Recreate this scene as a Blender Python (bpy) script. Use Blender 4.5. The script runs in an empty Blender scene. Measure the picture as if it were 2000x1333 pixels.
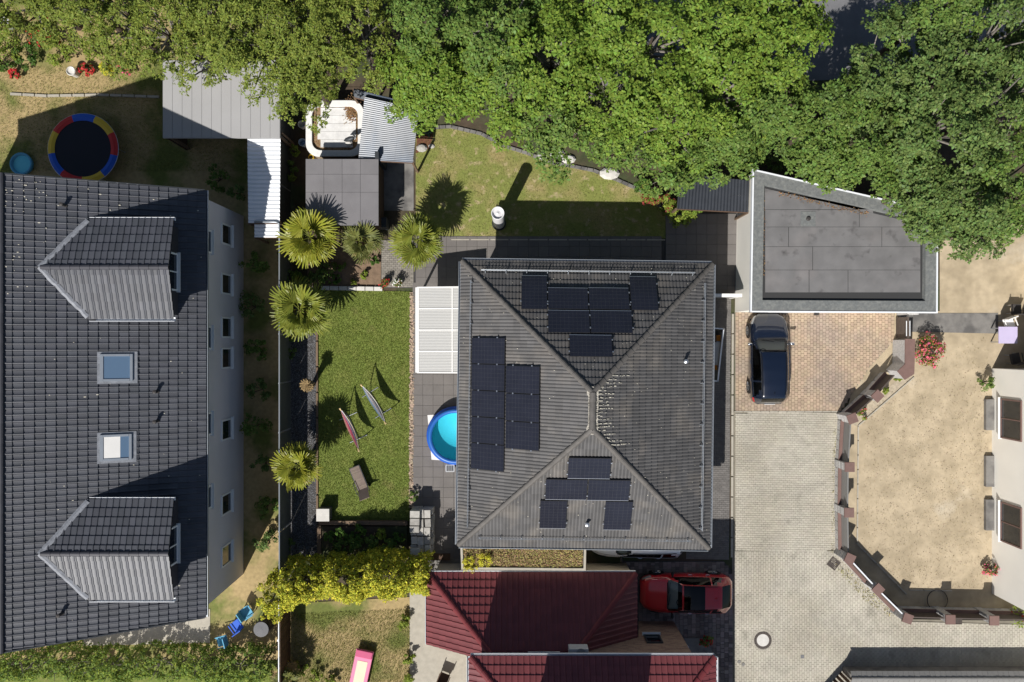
import bpy, math, random
import numpy as np
from mathutils import Vector, Matrix

# ------------------------------------------------------------ camera, sky, sun, exposure
scene = bpy.context.scene
COL = scene.collection
H = 40.0                       # flying height of the drone in metres
F = 1600.0                     # focal length in pixels of the 2000 x 1333 photograph
cd = bpy.data.cameras.new('camera')
cd.sensor_width = 36.0
cd.lens = F / 2000.0 * 36.0
cd.clip_start = 0.5
cd.clip_end = 2000.0
cam = bpy.data.objects.new('camera', cd)
cam.location = (0, 0, H)
cam.rotation_euler = (0, 0, 0)
COL.objects.link(cam)
scene.camera = cam

SUN_EL = math.radians(48.0)
SUN_AZ = math.radians(26.5)    # shadows run towards (sin, cos) of this angle
world = bpy.data.worlds.new('World')
scene.world = world
world.use_nodes = True
wn = world.node_tree
wn.nodes.clear()
sky = wn.nodes.new('ShaderNodeTexSky')
sky.sky_type = 'NISHITA'
sky.sun_disc = False
sky.sun_elevation = SUN_EL
sky.sun_rotation = math.radians(180.0) + SUN_AZ
bgn = wn.nodes.new('ShaderNodeBackground')
bgn.inputs['Strength'].default_value = 0.058
wo = wn.nodes.new('ShaderNodeOutputWorld')
wn.links.new(sky.outputs[0], bgn.inputs[0])
wn.links.new(bgn.outputs[0], wo.inputs[0])

sd = bpy.data.lights.new('sun', 'SUN')
sd.energy = 4.6
sd.angle = math.radians(0.5)
sd.color = (1.0, 0.965, 0.92)
sun = bpy.data.objects.new('sun', sd)
to_sun = Vector((-math.sin(SUN_AZ) * math.cos(SUN_EL), -math.cos(SUN_AZ) * math.cos(SUN_EL), math.sin(SUN_EL)))
sun.rotation_euler = (-to_sun).to_track_quat('-Z', 'Y').to_euler()
sun.location = (0, 0, 60)
COL.objects.link(sun)

vs = scene.view_settings
vs.view_transform = 'Standard'
vs.look = 'None'
vs.exposure = 0.3
vs.gamma = 1.0
scene.cycles.max_bounces = 6
scene.cycles.transparent_max_bounces = 12
scene.cycles.use_denoising = True

random.seed(7)
RNG = np.random.default_rng(11)

# ------------------------------------------------------------ coordinates
def P(px, py, z=0.0):
    k = (H - z) / F
    return Vector(((px - 1000.0) * k, (666.5 - py) * k, z))

def G(pts, z=0.0):
    return [P(a, b, z) for a, b in pts]

def on_plane(px, py, O, N):
    d = Vector(((px - 1000.0) / F, (666.5 - py) / F, -1.0))
    c = Vector((0, 0, H))
    t = (O - c).dot(N) / d.dot(N)
    return c + d * t

def inside(poly, x, y):
    n = len(poly); r = False; j = n - 1
    for i in range(n):
        xi, yi = poly[i][0], poly[i][1]; xj, yj = poly[j][0], poly[j][1]
        if (yi > y) != (yj > y) and x < (xj - xi) * (y - yi) / (yj - yi) + xi:
            r = not r
        j = i
    return r

# ------------------------------------------------------------ materials
def M(name, col, rough=0.85, var=0.0, noise=0.0, nscale=2.0, col2=None, c2scale=1.2, c2pos=(0.45, 0.62), bump=0.0, bscale=30.0,
      metal=0.0, spec=0.3, coat=0.0, trans=0.0, hue=0.0, col3=None, c3scale=4.0, c3pos=(0.5, 0.6), stretch=None):
    m = bpy.data.materials.new(name)
    m.use_nodes = True
    nt = m.node_tree; N = nt.nodes; L = nt.links
    b = N['Principled BSDF']
    b.inputs['Roughness'].default_value = rough
    b.inputs['Metallic'].default_value = metal
    b.inputs['Specular IOR Level'].default_value = spec
    if coat:
        b.inputs['Coat Weight'].default_value = coat
        b.inputs['Coat Roughness'].default_value = 0.03
    geo = N.new('ShaderNodeNewGeometry')
    pos = geo.outputs['Position']
    if stretch:
        vm = N.new('ShaderNodeVectorMath'); vm.operation = 'MULTIPLY'
        L.new(pos, vm.inputs[0]); vm.inputs[1].default_value = stretch
        pos = vm.outputs[0]
    def noise_fac(sc, det=5.0):
        n = N.new('ShaderNodeTexNoise'); n.inputs['Scale'].default_value = sc; n.inputs['Detail'].default_value = det
        L.new(pos, n.inputs['Vector']); return n.outputs['Fac']
    rgb = N.new('ShaderNodeRGB'); rgb.outputs[0].default_value = (*col, 1)
    cur = rgb.outputs[0]
    def blend(cur, c, sc, ps):
        f = noise_fac(sc)
        mr = N.new('ShaderNodeMapRange'); mr.inputs[1].default_value = ps[0]; mr.inputs[2].default_value = ps[1]
        L.new(f, mr.inputs[0])
        mx = N.new('ShaderNodeMix'); mx.data_type = 'RGBA'
        L.new(mr.outputs[0], mx.inputs[0]); L.new(cur, mx.inputs[6]); mx.inputs[7].default_value = (*c, 1)
        return mx.outputs[2]
    if col2: cur = blend(cur, col2, c2scale, c2pos)
    if col3: cur = blend(cur, col3, c3scale, c3pos)
    def mth(op, a, c):
        x = N.new('ShaderNodeMath'); x.operation = op
        for i, v in enumerate((a, c)):
            if isinstance(v, (int, float)): x.inputs[i].default_value = v
            else: L.new(v, x.inputs[i])
        return x.outputs[0]
    fac = None
    if var or hue:
        oi = N.new('ShaderNodeObjectInfo')
        r = mth('FRACT', mth('ADD', geo.outputs['Random Per Island'], oi.outputs['Random']), 0.0)
    if var:
        fac = mth('ADD', mth('MULTIPLY', r, 2 * var), 1.0 - var)
    if noise:
        f2 = mth('ADD', mth('MULTIPLY', noise_fac(nscale, 6.0), 4 * noise), 1.0 - 2 * noise)
        fac = f2 if fac is None else mth('MULTIPLY', fac, f2)
    if hue:
        hs = N.new('ShaderNodeHueSaturation')
        r2 = mth('FRACT', mth('MULTIPLY', r, 7.31), 0.0)
        L.new(mth('ADD', mth('MULTIPLY', r2, 2 * hue), 0.5 - hue), hs.inputs['Hue'])
        L.new(cur, hs.inputs['Color']); cur = hs.outputs[0]
    if fac is not None:
        vs_ = N.new('ShaderNodeVectorMath'); vs_.operation = 'SCALE'
        L.new(cur, vs_.inputs[0]); L.new(fac, vs_.inputs['Scale']); cur = vs_.outputs[0]
    L.new(cur, b.inputs['Base Color'])
    if bump:
        bp = N.new('ShaderNodeBump'); bp.inputs['Strength'].default_value = bump; bp.inputs['Distance'].default_value = 0.02
        L.new(noise_fac(bscale, 4.0), bp.inputs['Height']); L.new(bp.outputs[0], b.inputs['Normal'])
    if trans:
        tr = N.new('ShaderNodeBsdfTranslucent'); L.new(cur, tr.inputs[0])
        ms = N.new('ShaderNodeMixShader'); ms.inputs[0].default_value = trans
        out = N['Material Output']
        L.new(b.outputs[0], ms.inputs[1]); L.new(tr.outputs[0], ms.inputs[2]); L.new(ms.outputs[0], out.inputs[0])
    return m

def glass(name, tint=(0.75, 0.85, 0.83), ior=1.5, rough=0.0):
    m = bpy.data.materials.new(name); m.use_nodes = True
    nt = m.node_tree; N = nt.nodes; L = nt.links
    N.remove(N['Principled BSDF'])
    t = N.new('ShaderNodeBsdfTransparent'); t.inputs[0].default_value = (*tint, 1)
    g = N.new('ShaderNodeBsdfGlossy'); g.inputs['Roughness'].default_value = rough
    fr = N.new('ShaderNodeFresnel'); fr.inputs[0].default_value = ior
    ms = N.new('ShaderNodeMixShader')
    L.new(fr.outputs[0], ms.inputs[0]); L.new(t.outputs[0], ms.inputs[1]); L.new(g.outputs[0], ms.inputs[2])
    L.new(ms.outputs[0], N['Material Output'].inputs[0])
    return m

# ------------------------------------------------------------ mesh building
def world_org(o):
    v = Vector((0, 0, 0))
    while o is not None:
        v = v + o.location; o = o.parent
    return v

def link(o, parent=None):
    COL.objects.link(o)
    if parent is not None: o.parent = parent
    return o

def tag(o, label=None, cat=None, group=None, kind=None):
    if label: o['label'] = label
    if cat: o['category'] = cat
    if group: o['group'] = group
    if kind: o['kind'] = kind
    return o

def thing(name, label, cat, loc=(0, 0, 0), rz=0.0, group=None):
    o = bpy.data.objects.new(name, None)
    o.empty_display_size = 0.3
    o.location = loc; o.rotation_euler = (0, 0, rz)
    COL.objects.link(o)
    return tag(o, label, cat, group)

def np_mesh(name, V, quads, mat, smooth=False):
    me = bpy.data.meshes.new(name)
    V = np.asarray(V, dtype=np.float32); Q = np.asarray(quads, dtype=np.int32)
    k = Q.shape[1]
    me.vertices.add(len(V)); me.vertices.foreach_set('co', V.ravel())
    me.loops.add(Q.size); me.loops.foreach_set('vertex_index', Q.ravel())
    me.polygons.add(len(Q))
    me.polygons.foreach_set('loop_start', np.arange(0, Q.size, k, dtype=np.int32))
    me.polygons.foreach_set('loop_total', np.full(len(Q), k, dtype=np.int32))
    me.polygons.foreach_set('use_smooth', np.full(len(Q), bool(smooth)))
    me.update(calc_edges=True)
    if mat: me.materials.append(mat)
    return me

class MB:
    def __init__(s): s.v = []; s.f = []
    def poly(s, pts):
        i = len(s.v); s.v += [tuple(p) for p in pts]; s.f.append(tuple(range(i, i + len(pts)))); return s
    def box(s, c, size, rz=0.0, M4=None, taper=1.0):
        cx, cy, cz = c; hx, hy, hz = size[0] / 2, size[1] / 2, size[2] / 2
        ca, sa = math.cos(rz), math.sin(rz); i = len(s.v)
        for z in (-hz, hz):
            k = taper if z > 0 else 1.0
            for x, y in ((-hx, -hy), (hx, -hy), (hx, hy), (-hx, hy)):
                x *= k; y *= k
                p = Vector((cx + x * ca - y * sa, cy + x * sa + y * ca, cz + z))
                s.v.append(tuple(M4 @ p) if M4 else tuple(p))
        for q in ((3, 2, 1, 0), (4, 5, 6, 7), (0, 1, 5, 4), (1, 2, 6, 5), (2, 3, 7, 6), (3, 0, 4, 7)):
            s.f.append(tuple(i + a for a in q))
        return s
    def prism(s, poly, z0, z1):
        n = len(poly); i = len(s.v)
        a = sum(poly[k][0] * poly[(k + 1) % n][1] - poly[(k + 1) % n][0] * poly[k][1] for k in range(n))
        if a < 0: poly = poly[::-1]
        s.v += [(p[0], p[1], z0) for p in poly] + [(p[0], p[1], z1) for p in poly]
        s.f.append(tuple(i + k for k in range(n))[::-1]); s.f.append(tuple(i + n + k for k in range(n)))
        for k in range(n):
            j = (k + 1) % n; s.f.append((i + k, i + j, i + n + j, i + n + k))
        return s
    def ring(s, outer, inner, z0, z1):
        n = len(outer); i = len(s.v)
        s.v += [(p[0], p[1], z0) for p in outer] + [(p[0], p[1], z1) for p in outer] + [(p[0], p[1], z1) for p in inner] + [(p[0], p[1], z0) for p in inner]
        for k in range(n):
            j = (k + 1) % n
            for a, b in ((0, 1), (1, 2), (2, 3), (3, 0)):
                s.f.append((i + a * n + k, i + a * n + j, i + b * n + j, i + b * n + k))
        return s
    def tube(s, pts, r, n=6, cap=True):
        pts = [Vector(p) for p in pts]
        rs = r if isinstance(r, (list, tuple)) else [r] * len(pts)
        i0 = len(s.v); up = None
        for k, p in enumerate(pts):
            d = (pts[min(k + 1, len(pts) - 1)] - pts[max(k - 1, 0)])
            d = d.normalized() if d.length > 1e-9 else Vector((0, 0, 1))
            a = d.cross(Vector((0, 0, 1))) if abs(d.z) < 0.95 else d.cross(Vector((1, 0, 0)))
            if up is not None and a.dot(up) < 0: a = -a
            a.normalize(); up = a; b = d.cross(a)
            for q in range(n):
                t = 2 * math.pi * q / n
                s.v.append(tuple(p + (a * math.cos(t) + b * math.sin(t)) * rs[k]))
        for k in range(len(pts) - 1):
            for q in range(n):
                q2 = (q + 1) % n
                s.f.append((i0 + k * n + q, i0 + k * n + q2, i0 + (k + 1) * n + q2, i0 + (k + 1) * n + q))
        if cap:
            s.f.append(tuple(i0 + q for q in range(n))[::-1]); s.f.append(tuple(i0 + (len(pts) - 1) * n + q for q in range(n)))
        return s
    def lathe(s, prof, n=24, c=(0, 0, 0), sx=1.0, sy=1.0):
        i0 = len(s.v)
        for r, z in prof:
            for q in range(n):
                t = 2 * math.pi * q / n
                s.v.append((c[0] + r * math.cos(t) * sx, c[1] + r * math.sin(t) * sy, c[2] + z))
        for k in range(len(prof) - 1):
            for q in range(n):
                q2 = (q + 1) % n
                s.f.append((i0 + k * n + q, i0 + k * n + q2, i0 + (k + 1) * n + q2, i0 + (k + 1) * n + q))
        return s
    def slab(s, quad, th):
        """a quad of four points with thickness along its normal, below it"""
        q = [Vector(p) for p in quad]; n = (q[1] - q[0]).cross(q[-1] - q[0]).normalized(); k = len(q)
        i = len(s.v); s.v += [tuple(p) for p in q] + [tuple(p - n * th) for p in q]
        s.f.append(tuple(range(i, i + k))); s.f.append(tuple(range(i + k, i + 2 * k))[::-1])
        for a in range(k):
            b = (a + 1) % k; s.f.append((i + a, i + k + a, i + k + b, i + b))
        return s
    def mesh(s, name, mat, smooth=False, off=None):
        me = bpy.data.meshes.new(name)
        v = s.v if off is None else [(a - off[0], b - off[1], c - off[2]) for a, b, c in s.v]
        me.from_pydata(v, [], s.f)
        if smooth:
            me.polygons.foreach_set('use_smooth', [True] * len(me.polygons))
        if mat: me.materials.append(mat)
        return me
    def build(s, name, mat, parent=None, smooth=False, local=False, label=None, cat=None, group=None, kind=None, bevel=0.0):
        if parent is not None:
            off = None if local else world_org(parent); loc = (0, 0, 0)
        else:
            xs = [p[0] for p in s.v]; ys = [p[1] for p in s.v]; zs = [p[2] for p in s.v]
            off = Vector(((min(xs) + max(xs)) / 2, (min(ys) + max(ys)) / 2, min(zs))); loc = off
        o = bpy.data.objects.new(name, s.mesh(name, mat, smooth, off))
        o.location = loc
        link(o, parent)
        if bevel:
            bm = o.modifiers.new('bevel', 'BEVEL'); bm.width = bevel; bm.segments = 2; bm.limit_method = 'ANGLE'
        return tag(o, label, cat, group, kind)

def np_obj(name, V, Q, mat, parent=None, smooth=False, **kw):
    V = np.asarray(V, dtype=np.float64)
    if parent is not None:
        off = np.array(world_org(parent)); loc = (0, 0, 0)
    else:
        off = np.array([(V[:, 0].min() + V[:, 0].max()) / 2, (V[:, 1].min() + V[:, 1].max()) / 2, V[:, 2].min()]); loc = tuple(off)
    o = bpy.data.objects.new(name, np_mesh(name, V - off, Q, mat, smooth)); o.location = loc
    link(o, parent)
    return tag(o, **kw)

def inst(name, mesh, M4, parent):
    o = bpy.data.objects.new(name, mesh)
    link(o, parent)
    o.matrix_local = Matrix.Translation(-world_org(parent)) @ M4 if parent is not None else M4
    return o

def sheet(name, poly, z, mat, kind='structure', **kw):
    mb = MB(); p = [(a[0], a[1]) for a in poly]
    ar = sum(p[k][0] * p[(k + 1) % len(p)][1] - p[(k + 1) % len(p)][0] * p[k][1] for k in range(len(p)))
    if ar < 0: p = p[::-1]
    mb.poly([(a, b, z) for a, b in p])
    return mb.build(name, mat, kind=kind, **kw)

def pavers(name, poly, bw, bh, z, mat, parent, gap=0.008, h=0.03, ang=0.0, org=(0, 0), bond=0.5, mixed=False, zj=0.003, seed=1):
    """all the small stones of one paved surface, as real blocks with recessed joints"""
    rg = np.random.default_rng(seed)
    xs = [p[0] for p in poly]; ys = [p[1] for p in poly]
    ca, sa = math.cos(ang), math.sin(ang)
    R = max(max(xs) - min(xs), max(ys) - min(ys)) * 0.75
    cx0, cy0 = (min(xs) + max(xs)) / 2, (min(ys) + max(ys)) / 2
    Vs = []; Qs = []; i = 0
    ny = int(2 * R / bh)
    for r in range(-ny // 2, ny // 2 + 1):
        b = r * bh
        loc = [((p[0] - cx0) * ca + (p[1] - cy0) * sa, -(p[0] - cx0) * sa + (p[1] - cy0) * ca) for p in poly]
        hits = []
        for q in range(len(loc)):
            (ax, ay), (bx, by) = loc[q - 1], loc[q]
            if (ay > b) != (by > b): hits.append(ax + (bx - ax) * (b - ay) / (by - ay))
        hits.sort()
        cells = []
        for lo, hi in zip(hits[::2], hits[1::2]):
            u = math.floor(lo / bw) * bw - (r % 2) * bond * bw - rg.random() * (bw if mixed else 0)
            while u < hi:
                w = bw if not mixed else bw * rg.choice([0.65, 1.0, 1.0, 1.45])
                c0, c1 = max(u, lo), min(u + w, hi)
                if c1 - c0 > 0.03: cells.append((c0, c1))
                u += w
        for c0, c1 in cells:
            w = c1 - c0; a = (c0 + c1) / 2
            if True:
                hw, hh = w / 2 - gap / 2, bh / 2 - gap / 2
                zz = z + rg.normal() * zj; e = 0.006
                for k, (ex, ez) in enumerate(((0, -h), (0, -e), (e, 0))):
                    for sx, sy in ((-1, -1), (1, -1), (1, 1), (-1, 1)):
                        lx = a + sx * (hw - ex); ly = b + sy * (hh - ex)
                        Vs.append((cx0 + lx * ca - ly * sa, cy0 + lx * sa + ly * ca, zz + ez))
                Qs.append((i + 8, i + 9, i + 10, i + 11))
                for k in (0, 4):
                    for q in range(4):
                        q2 = (q + 1) % 4
                        Qs.append((i + k + q, i + k + q2, i + k + 4 + q2, i + k + 4 + q))
                i += 12
    return np_obj(name, Vs, Qs, mat, parent, kind='stuff')

def slabs(poly, s, z, mat, parent, name='paving_slab', gap=0.005, ang=0.0, org=(0, 0), sy=None):
    sy = sy or s
    mb = MB(); e = 0.008; h = 0.04
    x, y = s / 2 - gap / 2, sy / 2 - gap / 2
    for k, (ex, ez) in enumerate(((0, -h), (0, -e), (e, 0))):
        mb.v += [(-x + ex, -y + ex, ez), (x - ex, -y + ex, ez), (x - ex, y - ex, ez), (-x + ex, y - ex, ez)]
    mb.f.append((8, 9, 10, 11))
    for k in (0, 4):
        for q in range(4):
            q2 = (q + 1) % 4; mb.f.append((k + q, k + q2, k + 4 + q2, k + 4 + q))
    me = mb.mesh(name, mat)
    xs = [p[0] for p in poly]; ys = [p[1] for p in poly]
    out = []
    for i in range(int((max(xs) - min(xs)) / s) + 2):
        for j in range(int((max(ys) - min(ys)) / sy) + 2):
            cx, cy = min(xs) + (i + 0.5) * s, min(ys) + (j + 0.5) * sy
            if inside(poly, cx, cy):
                out.append(inst(name, me, Matrix.Translation((cx, cy, z + random.gauss(0, 0.0015))) @ Matrix.Rotation(ang, 4, 'Z'), parent))
    return out

# ------------------------------------------------------------ leaves
def rand_unit(n, rg):
    v = rg.normal(size=(n, 3)); return v / np.linalg.norm(v, axis=1, keepdims=True)

def leaves(pts, nrm, size, aspect, rg, jit=0.6, var=0.35):
    n = len(pts)
    N = nrm + rand_unit(n, rg) * jit
    N /= np.linalg.norm(N, axis=1, keepdims=True) + 1e-9
    T = np.cross(N, rand_unit(n, rg)); T /= np.linalg.norm(T, axis=1, keepdims=True) + 1e-9
    B = np.cross(N, T)
    s = (size * (1 + var * rg.normal(size=n)).clip(0.4, 1.8))[:, None]
    w = s * aspect
    fold = N * s * 0.06
    V = np.stack([pts - T * s / 2, pts + B * w / 2 + fold, pts + T * s / 2, pts - B * w / 2 + fold], axis=1).reshape(-1, 3)
    Q = np.arange(4 * n, dtype=np.int32).reshape(-1, 4)
    return V, Q

def lump(rg, k=7):
    d = rand_unit(k, rg); a = rg.uniform(0.05, 0.16, k); f = rg.uniform(2.0, 4.5, k); ph = rg.uniform(0, 6.28, k)
    return lambda u: 1 + sum(a[i] * np.cos(f[i] * (u @ d[i]) * 2 + ph[i]) for i in range(k))

def crown_rosettes(c, rx, rz, n_clump, n_ros, n_leaf, leaf, aspect, rg, rc=(0.38, 0.78), low=-0.3):
    """a crown in three steps: boughs on a lumpy dome, twigs on each bough, leaves round each twig"""
    u = rand_unit(n_clump * 12, rg); u = u[u[:, 2] > low]
    keep = [u[0]]                                        # boughs keep their distance, so that gaps stay open
    dmin = 1.55 / math.sqrt(n_clump)
    for v in u[1:]:
        if len(keep) >= n_clump: break
        if min(np.linalg.norm(np.array(keep) - v, axis=1)) > dmin: keep.append(v)
    u = np.array(keep)
    f = lump(rg)(u) * (1 - 0.34 * rg.random(len(u)) ** 1.5)
    C = np.array(c) + u * np.array([rx, rx, rz]) * f[:, None]
    RP, RN, VV = [], [], []
    for k in range(len(C)):
        r = rg.uniform(*rc); m = max(6, int(n_ros * (r / 0.65) ** 2))
        q = rand_unit(m * 3, rg); q = q[q[:, 2] > -0.25][:m]
        rad = r * (0.55 + 0.5 * rg.random(len(q)))
        RP.append(C[k] + q * rad[:, None] * np.array([1, 1, 0.6])); RN.append(q * 0.5 + u[k] * 0.3 + np.array([0, 0, 0.6]))
    RP = np.concatenate(RP); RN = np.concatenate(RN); RN /= np.linalg.norm(RN, axis=1, keepdims=True)
    n = len(RP)
    N = np.repeat(RN, n_leaf, 0); P0 = np.repeat(RP, n_leaf, 0); m = len(N)
    T = np.cross(N, rand_unit(m, rg)); T /= np.linalg.norm(T, axis=1, keepdims=True)
    T = T + N * rg.uniform(-0.35, 0.55, m)[:, None]; T /= np.linalg.norm(T, axis=1, keepdims=True)
    B = np.cross(N + rand_unit(m, rg) * 0.45, T); B /= np.linalg.norm(B, axis=1, keepdims=True)
    s = leaf * (1 + 0.3 * rg.normal(size=m)).clip(0.5, 1.7)[:, None]
    a = P0 + T * (leaf * rg.uniform(0.0, 0.75, m))[:, None] + N * (leaf * rg.uniform(-0.5, 0.5, m))[:, None]
    w = s * aspect / 2
    V = np.stack([a, a + T * s * 0.5 + B * w, a + T * s, a + T * s * 0.5 - B * w], 1).reshape(-1, 3)
    return C, V, np.arange(4 * m, dtype=np.int32).reshape(-1, 4)

def crown_points(c, rx, rz, n_clump, per, rg, rc=(0.3, 0.65), low=-0.35, flat=0.7, fixed=False):
    u = rand_unit(n_clump * 3, rg); u = u[u[:, 2] > low][:n_clump]
    f = lump(rg)(u) * (1 - 0.28 * rg.random(len(u)) ** 2)
    C = np.array(c) + u * np.array([rx, rx, rz]) * f[:, None]
    P_, N_ = [], []
    for k in range(len(C)):
        r = rg.uniform(*rc)
        m = per if fixed else int(per * (r / 0.5) ** 2)
        q = rand_unit(m, rg)
        rad = rg.random(m) ** 0.4
        off = q * rad[:, None] * np.array([r, r, r * flat])
        P_.append(C[k] + off)
        nn = q * 0.55 + u[k] * 0.35 + np.array([0, 0, 0.55]); N_.append(nn)
    return C, np.concatenate(P_), np.concatenate(N_)

# ------------------------------------------------------------ palette
MT = {}
def mk(k, *a, **kw):
    MT[k] = M(k, *a, **kw); return MT[k]
mk('soil', (0.075, 0.055, 0.036), noise=0.25, nscale=3, bump=0.6, bscale=14, col2=(0.05, 0.06, 0.025), c2scale=0.6)
mk('dry_lawn', (0.36, 0.27, 0.13), noise=0.2, nscale=6, bump=0.5, bscale=40, col2=(0.13, 0.15, 0.035), c2scale=0.5, c2pos=(0.47, 0.63))
mk('sand', (0.44, 0.36, 0.245), noise=0.13, nscale=3, bump=0.4, bscale=45, col2=(0.35, 0.285, 0.19), c2scale=0.8, c2pos=(0.42, 0.6), col3=(0.52, 0.46, 0.36), c3scale=0.35, c3pos=(0.6, 0.75))
mk('lawn', (0.148, 0.188, 0.036), noise=0.2, nscale=9, bump=0.6, bscale=70, col2=(0.175, 0.2, 0.045), c2scale=1.4, c2pos=(0.45, 0.65), col3=(0.22, 0.2, 0.07), c3scale=0.9, c3pos=(0.6, 0.75))
mk('lawn_dry', (0.19, 0.21, 0.052), noise=0.2, nscale=9, bump=0.6, bscale=70, col2=(0.29, 0.235, 0.1), c2scale=0.75, c2pos=(0.47, 0.68), col3=(0.40, 0.32, 0.18), c3scale=2.6, c3pos=(0.57, 0.7))
mk('blade', (0.158, 0.2, 0.034), var=0.4, hue=0.02, trans=0.3)
mk('blade_dry', (0.215, 0.225, 0.058), var=0.45, hue=0.03, trans=0.3)
mk('joint', (0.2, 0.18, 0.14), noise=0.2)
mk('joint_dark', (0.055, 0.052, 0.05), noise=0.2)
mk('street_stone', (0.43, 0.40, 0.33), var=0.075, noise=0.17, nscale=0.9, bump=0.3, bscale=60, hue=0.008, col2=(0.36, 0.33, 0.265), c2scale=0.45, c2pos=(0.45, 0.62), col3=(0.30, 0.28, 0.225), c3scale=1.1, c3pos=(0.58, 0.74))
mk('park_stone', (0.40, 0.305, 0.215), var=0.12, noise=0.08, nscale=2.0, bump=0.3, bscale=60, hue=0.008, col2=(0.32, 0.255, 0.2), c2scale=0.55, c2pos=(0.42, 0.6))
mk('path_stone', (0.15, 0.14, 0.13), var=0.12, noise=0.1, nscale=2, bump=0.3, bscale=60)
mk('path_warm', (0.235, 0.215, 0.185), var=0.14, noise=0.12, nscale=3, bump=0.3, bscale=60)
mk('slab', (0.155, 0.142, 0.132), var=0.05, noise=0.09, nscale=1.6, bump=0.25, bscale=80)
mk('slab_old', (0.2, 0.19, 0.175), noise=0.16, nscale=2.5, bump=0.2, bscale=40, col2=(0.11, 0.105, 0.1), c2scale=1.2)
mk('drive_stone', (0.21, 0.175, 0.16), var=0.4, noise=0.08, bump=0.3, bscale=60, hue=0.02)
mk('asphalt', (0.16, 0.16, 0.165), noise=0.1, bump=0.4, bscale=90)
mk('kerb', (0.38, 0.35, 0.29), var=0.06, noise=0.12, nscale=4, bump=0.3)
mk('gravel', (0.17, 0.17, 0.175), var=0.45, bump=0.3)
mk('pebble', (0.34, 0.26, 0.19), var=0.4, hue=0.02)
mk('tile_main', (0.087, 0.084, 0.082), rough=0.6, var=0.13, noise=0.1, nscale=2.2, spec=0.35, bump=0.25, bscale=90, hue=0.004, col2=(0.135, 0.122, 0.107), c2scale=0.9, c2pos=(0.5, 0.75))
mk('tile_slate', (0.058, 0.061, 0.071), rough=0.48, var=0.16, noise=0.1, nscale=2.5, spec=0.5, bump=0.15, bscale=90, hue=0.01)
mk('tile_red', (0.152, 0.037, 0.040), rough=0.5, var=0.1, noise=0.1, nscale=2.5, spec=0.4, bump=0.15, bscale=70)
mk('ridge_main', (0.115, 0.106, 0.096), rough=0.65, var=0.1, noise=0.15, nscale=5, bump=0.3, bscale=60)
mk('ridge_slate', (0.05, 0.05, 0.058), rough=0.5, var=0.12, noise=0.1)
mk('ridge_red', (0.165, 0.032, 0.035), rough=0.55, var=0.08, noise=0.15)
mk('mortar', (0.45, 0.42, 0.36), noise=0.2, bump=0.5, bscale=30)
mk('lichen', (0.62, 0.58, 0.47), noise=0.25, nscale=8, bump=0.5, bscale=30)
mk('deck', (0.03, 0.028, 0.026))
mk('zinc', (0.36, 0.39, 0.42), rough=0.4, metal=0.5, spec=0.5, noise=0.06)
mk('lead', (0.21, 0.22, 0.24), rough=0.55, noise=0.25, nscale=7, bump=0.4, bscale=15)
mk('white', (0.78, 0.77, 0.74), rough=0.5, noise=0.03)
mk('render_white', (0.86, 0.83, 0.755), rough=0.9, noise=0.04, nscale=0.8, bump=0.1, bscale=60)
mk('render_pale', (0.62, 0.59, 0.61), rough=0.9, noise=0.05, nscale=0.6, bump=0.1, bscale=60)
mk('render_beige', (0.50, 0.43, 0.32), rough=0.9, noise=0.06, nscale=1)
mk('bitumen', (0.158, 0.154, 0.152), rough=0.95, noise=0.16, nscale=1.5, bump=0.35, bscale=120, col2=(0.18, 0.17, 0.165), c2scale=0.9, c2pos=(0.5, 0.7), col3=(0.085, 0.08, 0.08), c3scale=1.7, c3pos=(0.6, 0.75))
mk('bitumen_edge', (0.145, 0.152, 0.148), rough=0.95, noise=0.18, nscale=11, bump=0.4, bscale=100, col2=(0.18, 0.185, 0.175), c2scale=6)
mk('bitumen_seam', (0.04, 0.04, 0.04), rough=0.9)
mk('shed_roof', (0.18, 0.172, 0.175), rough=0.9, noise=0.09, nscale=1.6, var=0.05, bump=0.2, bscale=90)
mk('carport_roof', (0.34, 0.335, 0.33), rough=0.8, noise=0.05, nscale=0.7)
mk('white_metal', (0.74, 0.76, 0.78), rough=0.4, spec=0.5, noise=0.05)
mk('black_metal', (0.03, 0.034, 0.042), rough=0.45, spec=0.5, noise=0.15, nscale=3)
mk('poly_corr', (0.165, 0.178, 0.195), rough=0.4, spec=0.5, noise=0.22, nscale=1.5, col2=(0.105, 0.135, 0.18), c2scale=0.9, stretch=(1, 0.5, 1))
mk('iron', (0.05, 0.045, 0.042), rough=0.6, noise=0.2)
mk('dark_steel', (0.05, 0.055, 0.06), rough=0.5, metal=0.3)
mk('steel', (0.5, 0.52, 0.55), rough=0.35, metal=0.8)
mk('pv', (0.017, 0.018, 0.027), rough=0.22, spec=0.45, noise=0.15, nscale=2)
mk('pv_line', (0.05, 0.052, 0.06), rough=0.4)
mk('pv_frame', (0.02, 0.02, 0.022), rough=0.4, spec=0.5)
mk('pane_dark', (0.012, 0.016, 0.022), rough=0.05, spec=0.6)
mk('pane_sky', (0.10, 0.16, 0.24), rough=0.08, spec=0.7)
mk('rust_leaf', (0.26, 0.15, 0.07), var=0.35, hue=0.02)
mk('wood', (0.17, 0.115, 0.075), rough=0.8, var=0.15, noise=0.15, nscale=6, stretch=(1, 6, 1))
mk('wood_dark', (0.085, 0.05, 0.032), rough=0.75, var=0.2, noise=0.2, nscale=5)
mk('wood_pale', (0.42, 0.3, 0.17), rough=0.8, noise=0.12, nscale=6)
mk('granite', (0.42, 0.41, 0.395), rough=0.9, var=0.12, noise=0.28, nscale=14, bump=0.8, bscale=22)
mk('cap_brown', (0.175, 0.108, 0.092), rough=0.7, var=0.06, noise=0.1, nscale=5)
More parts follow.
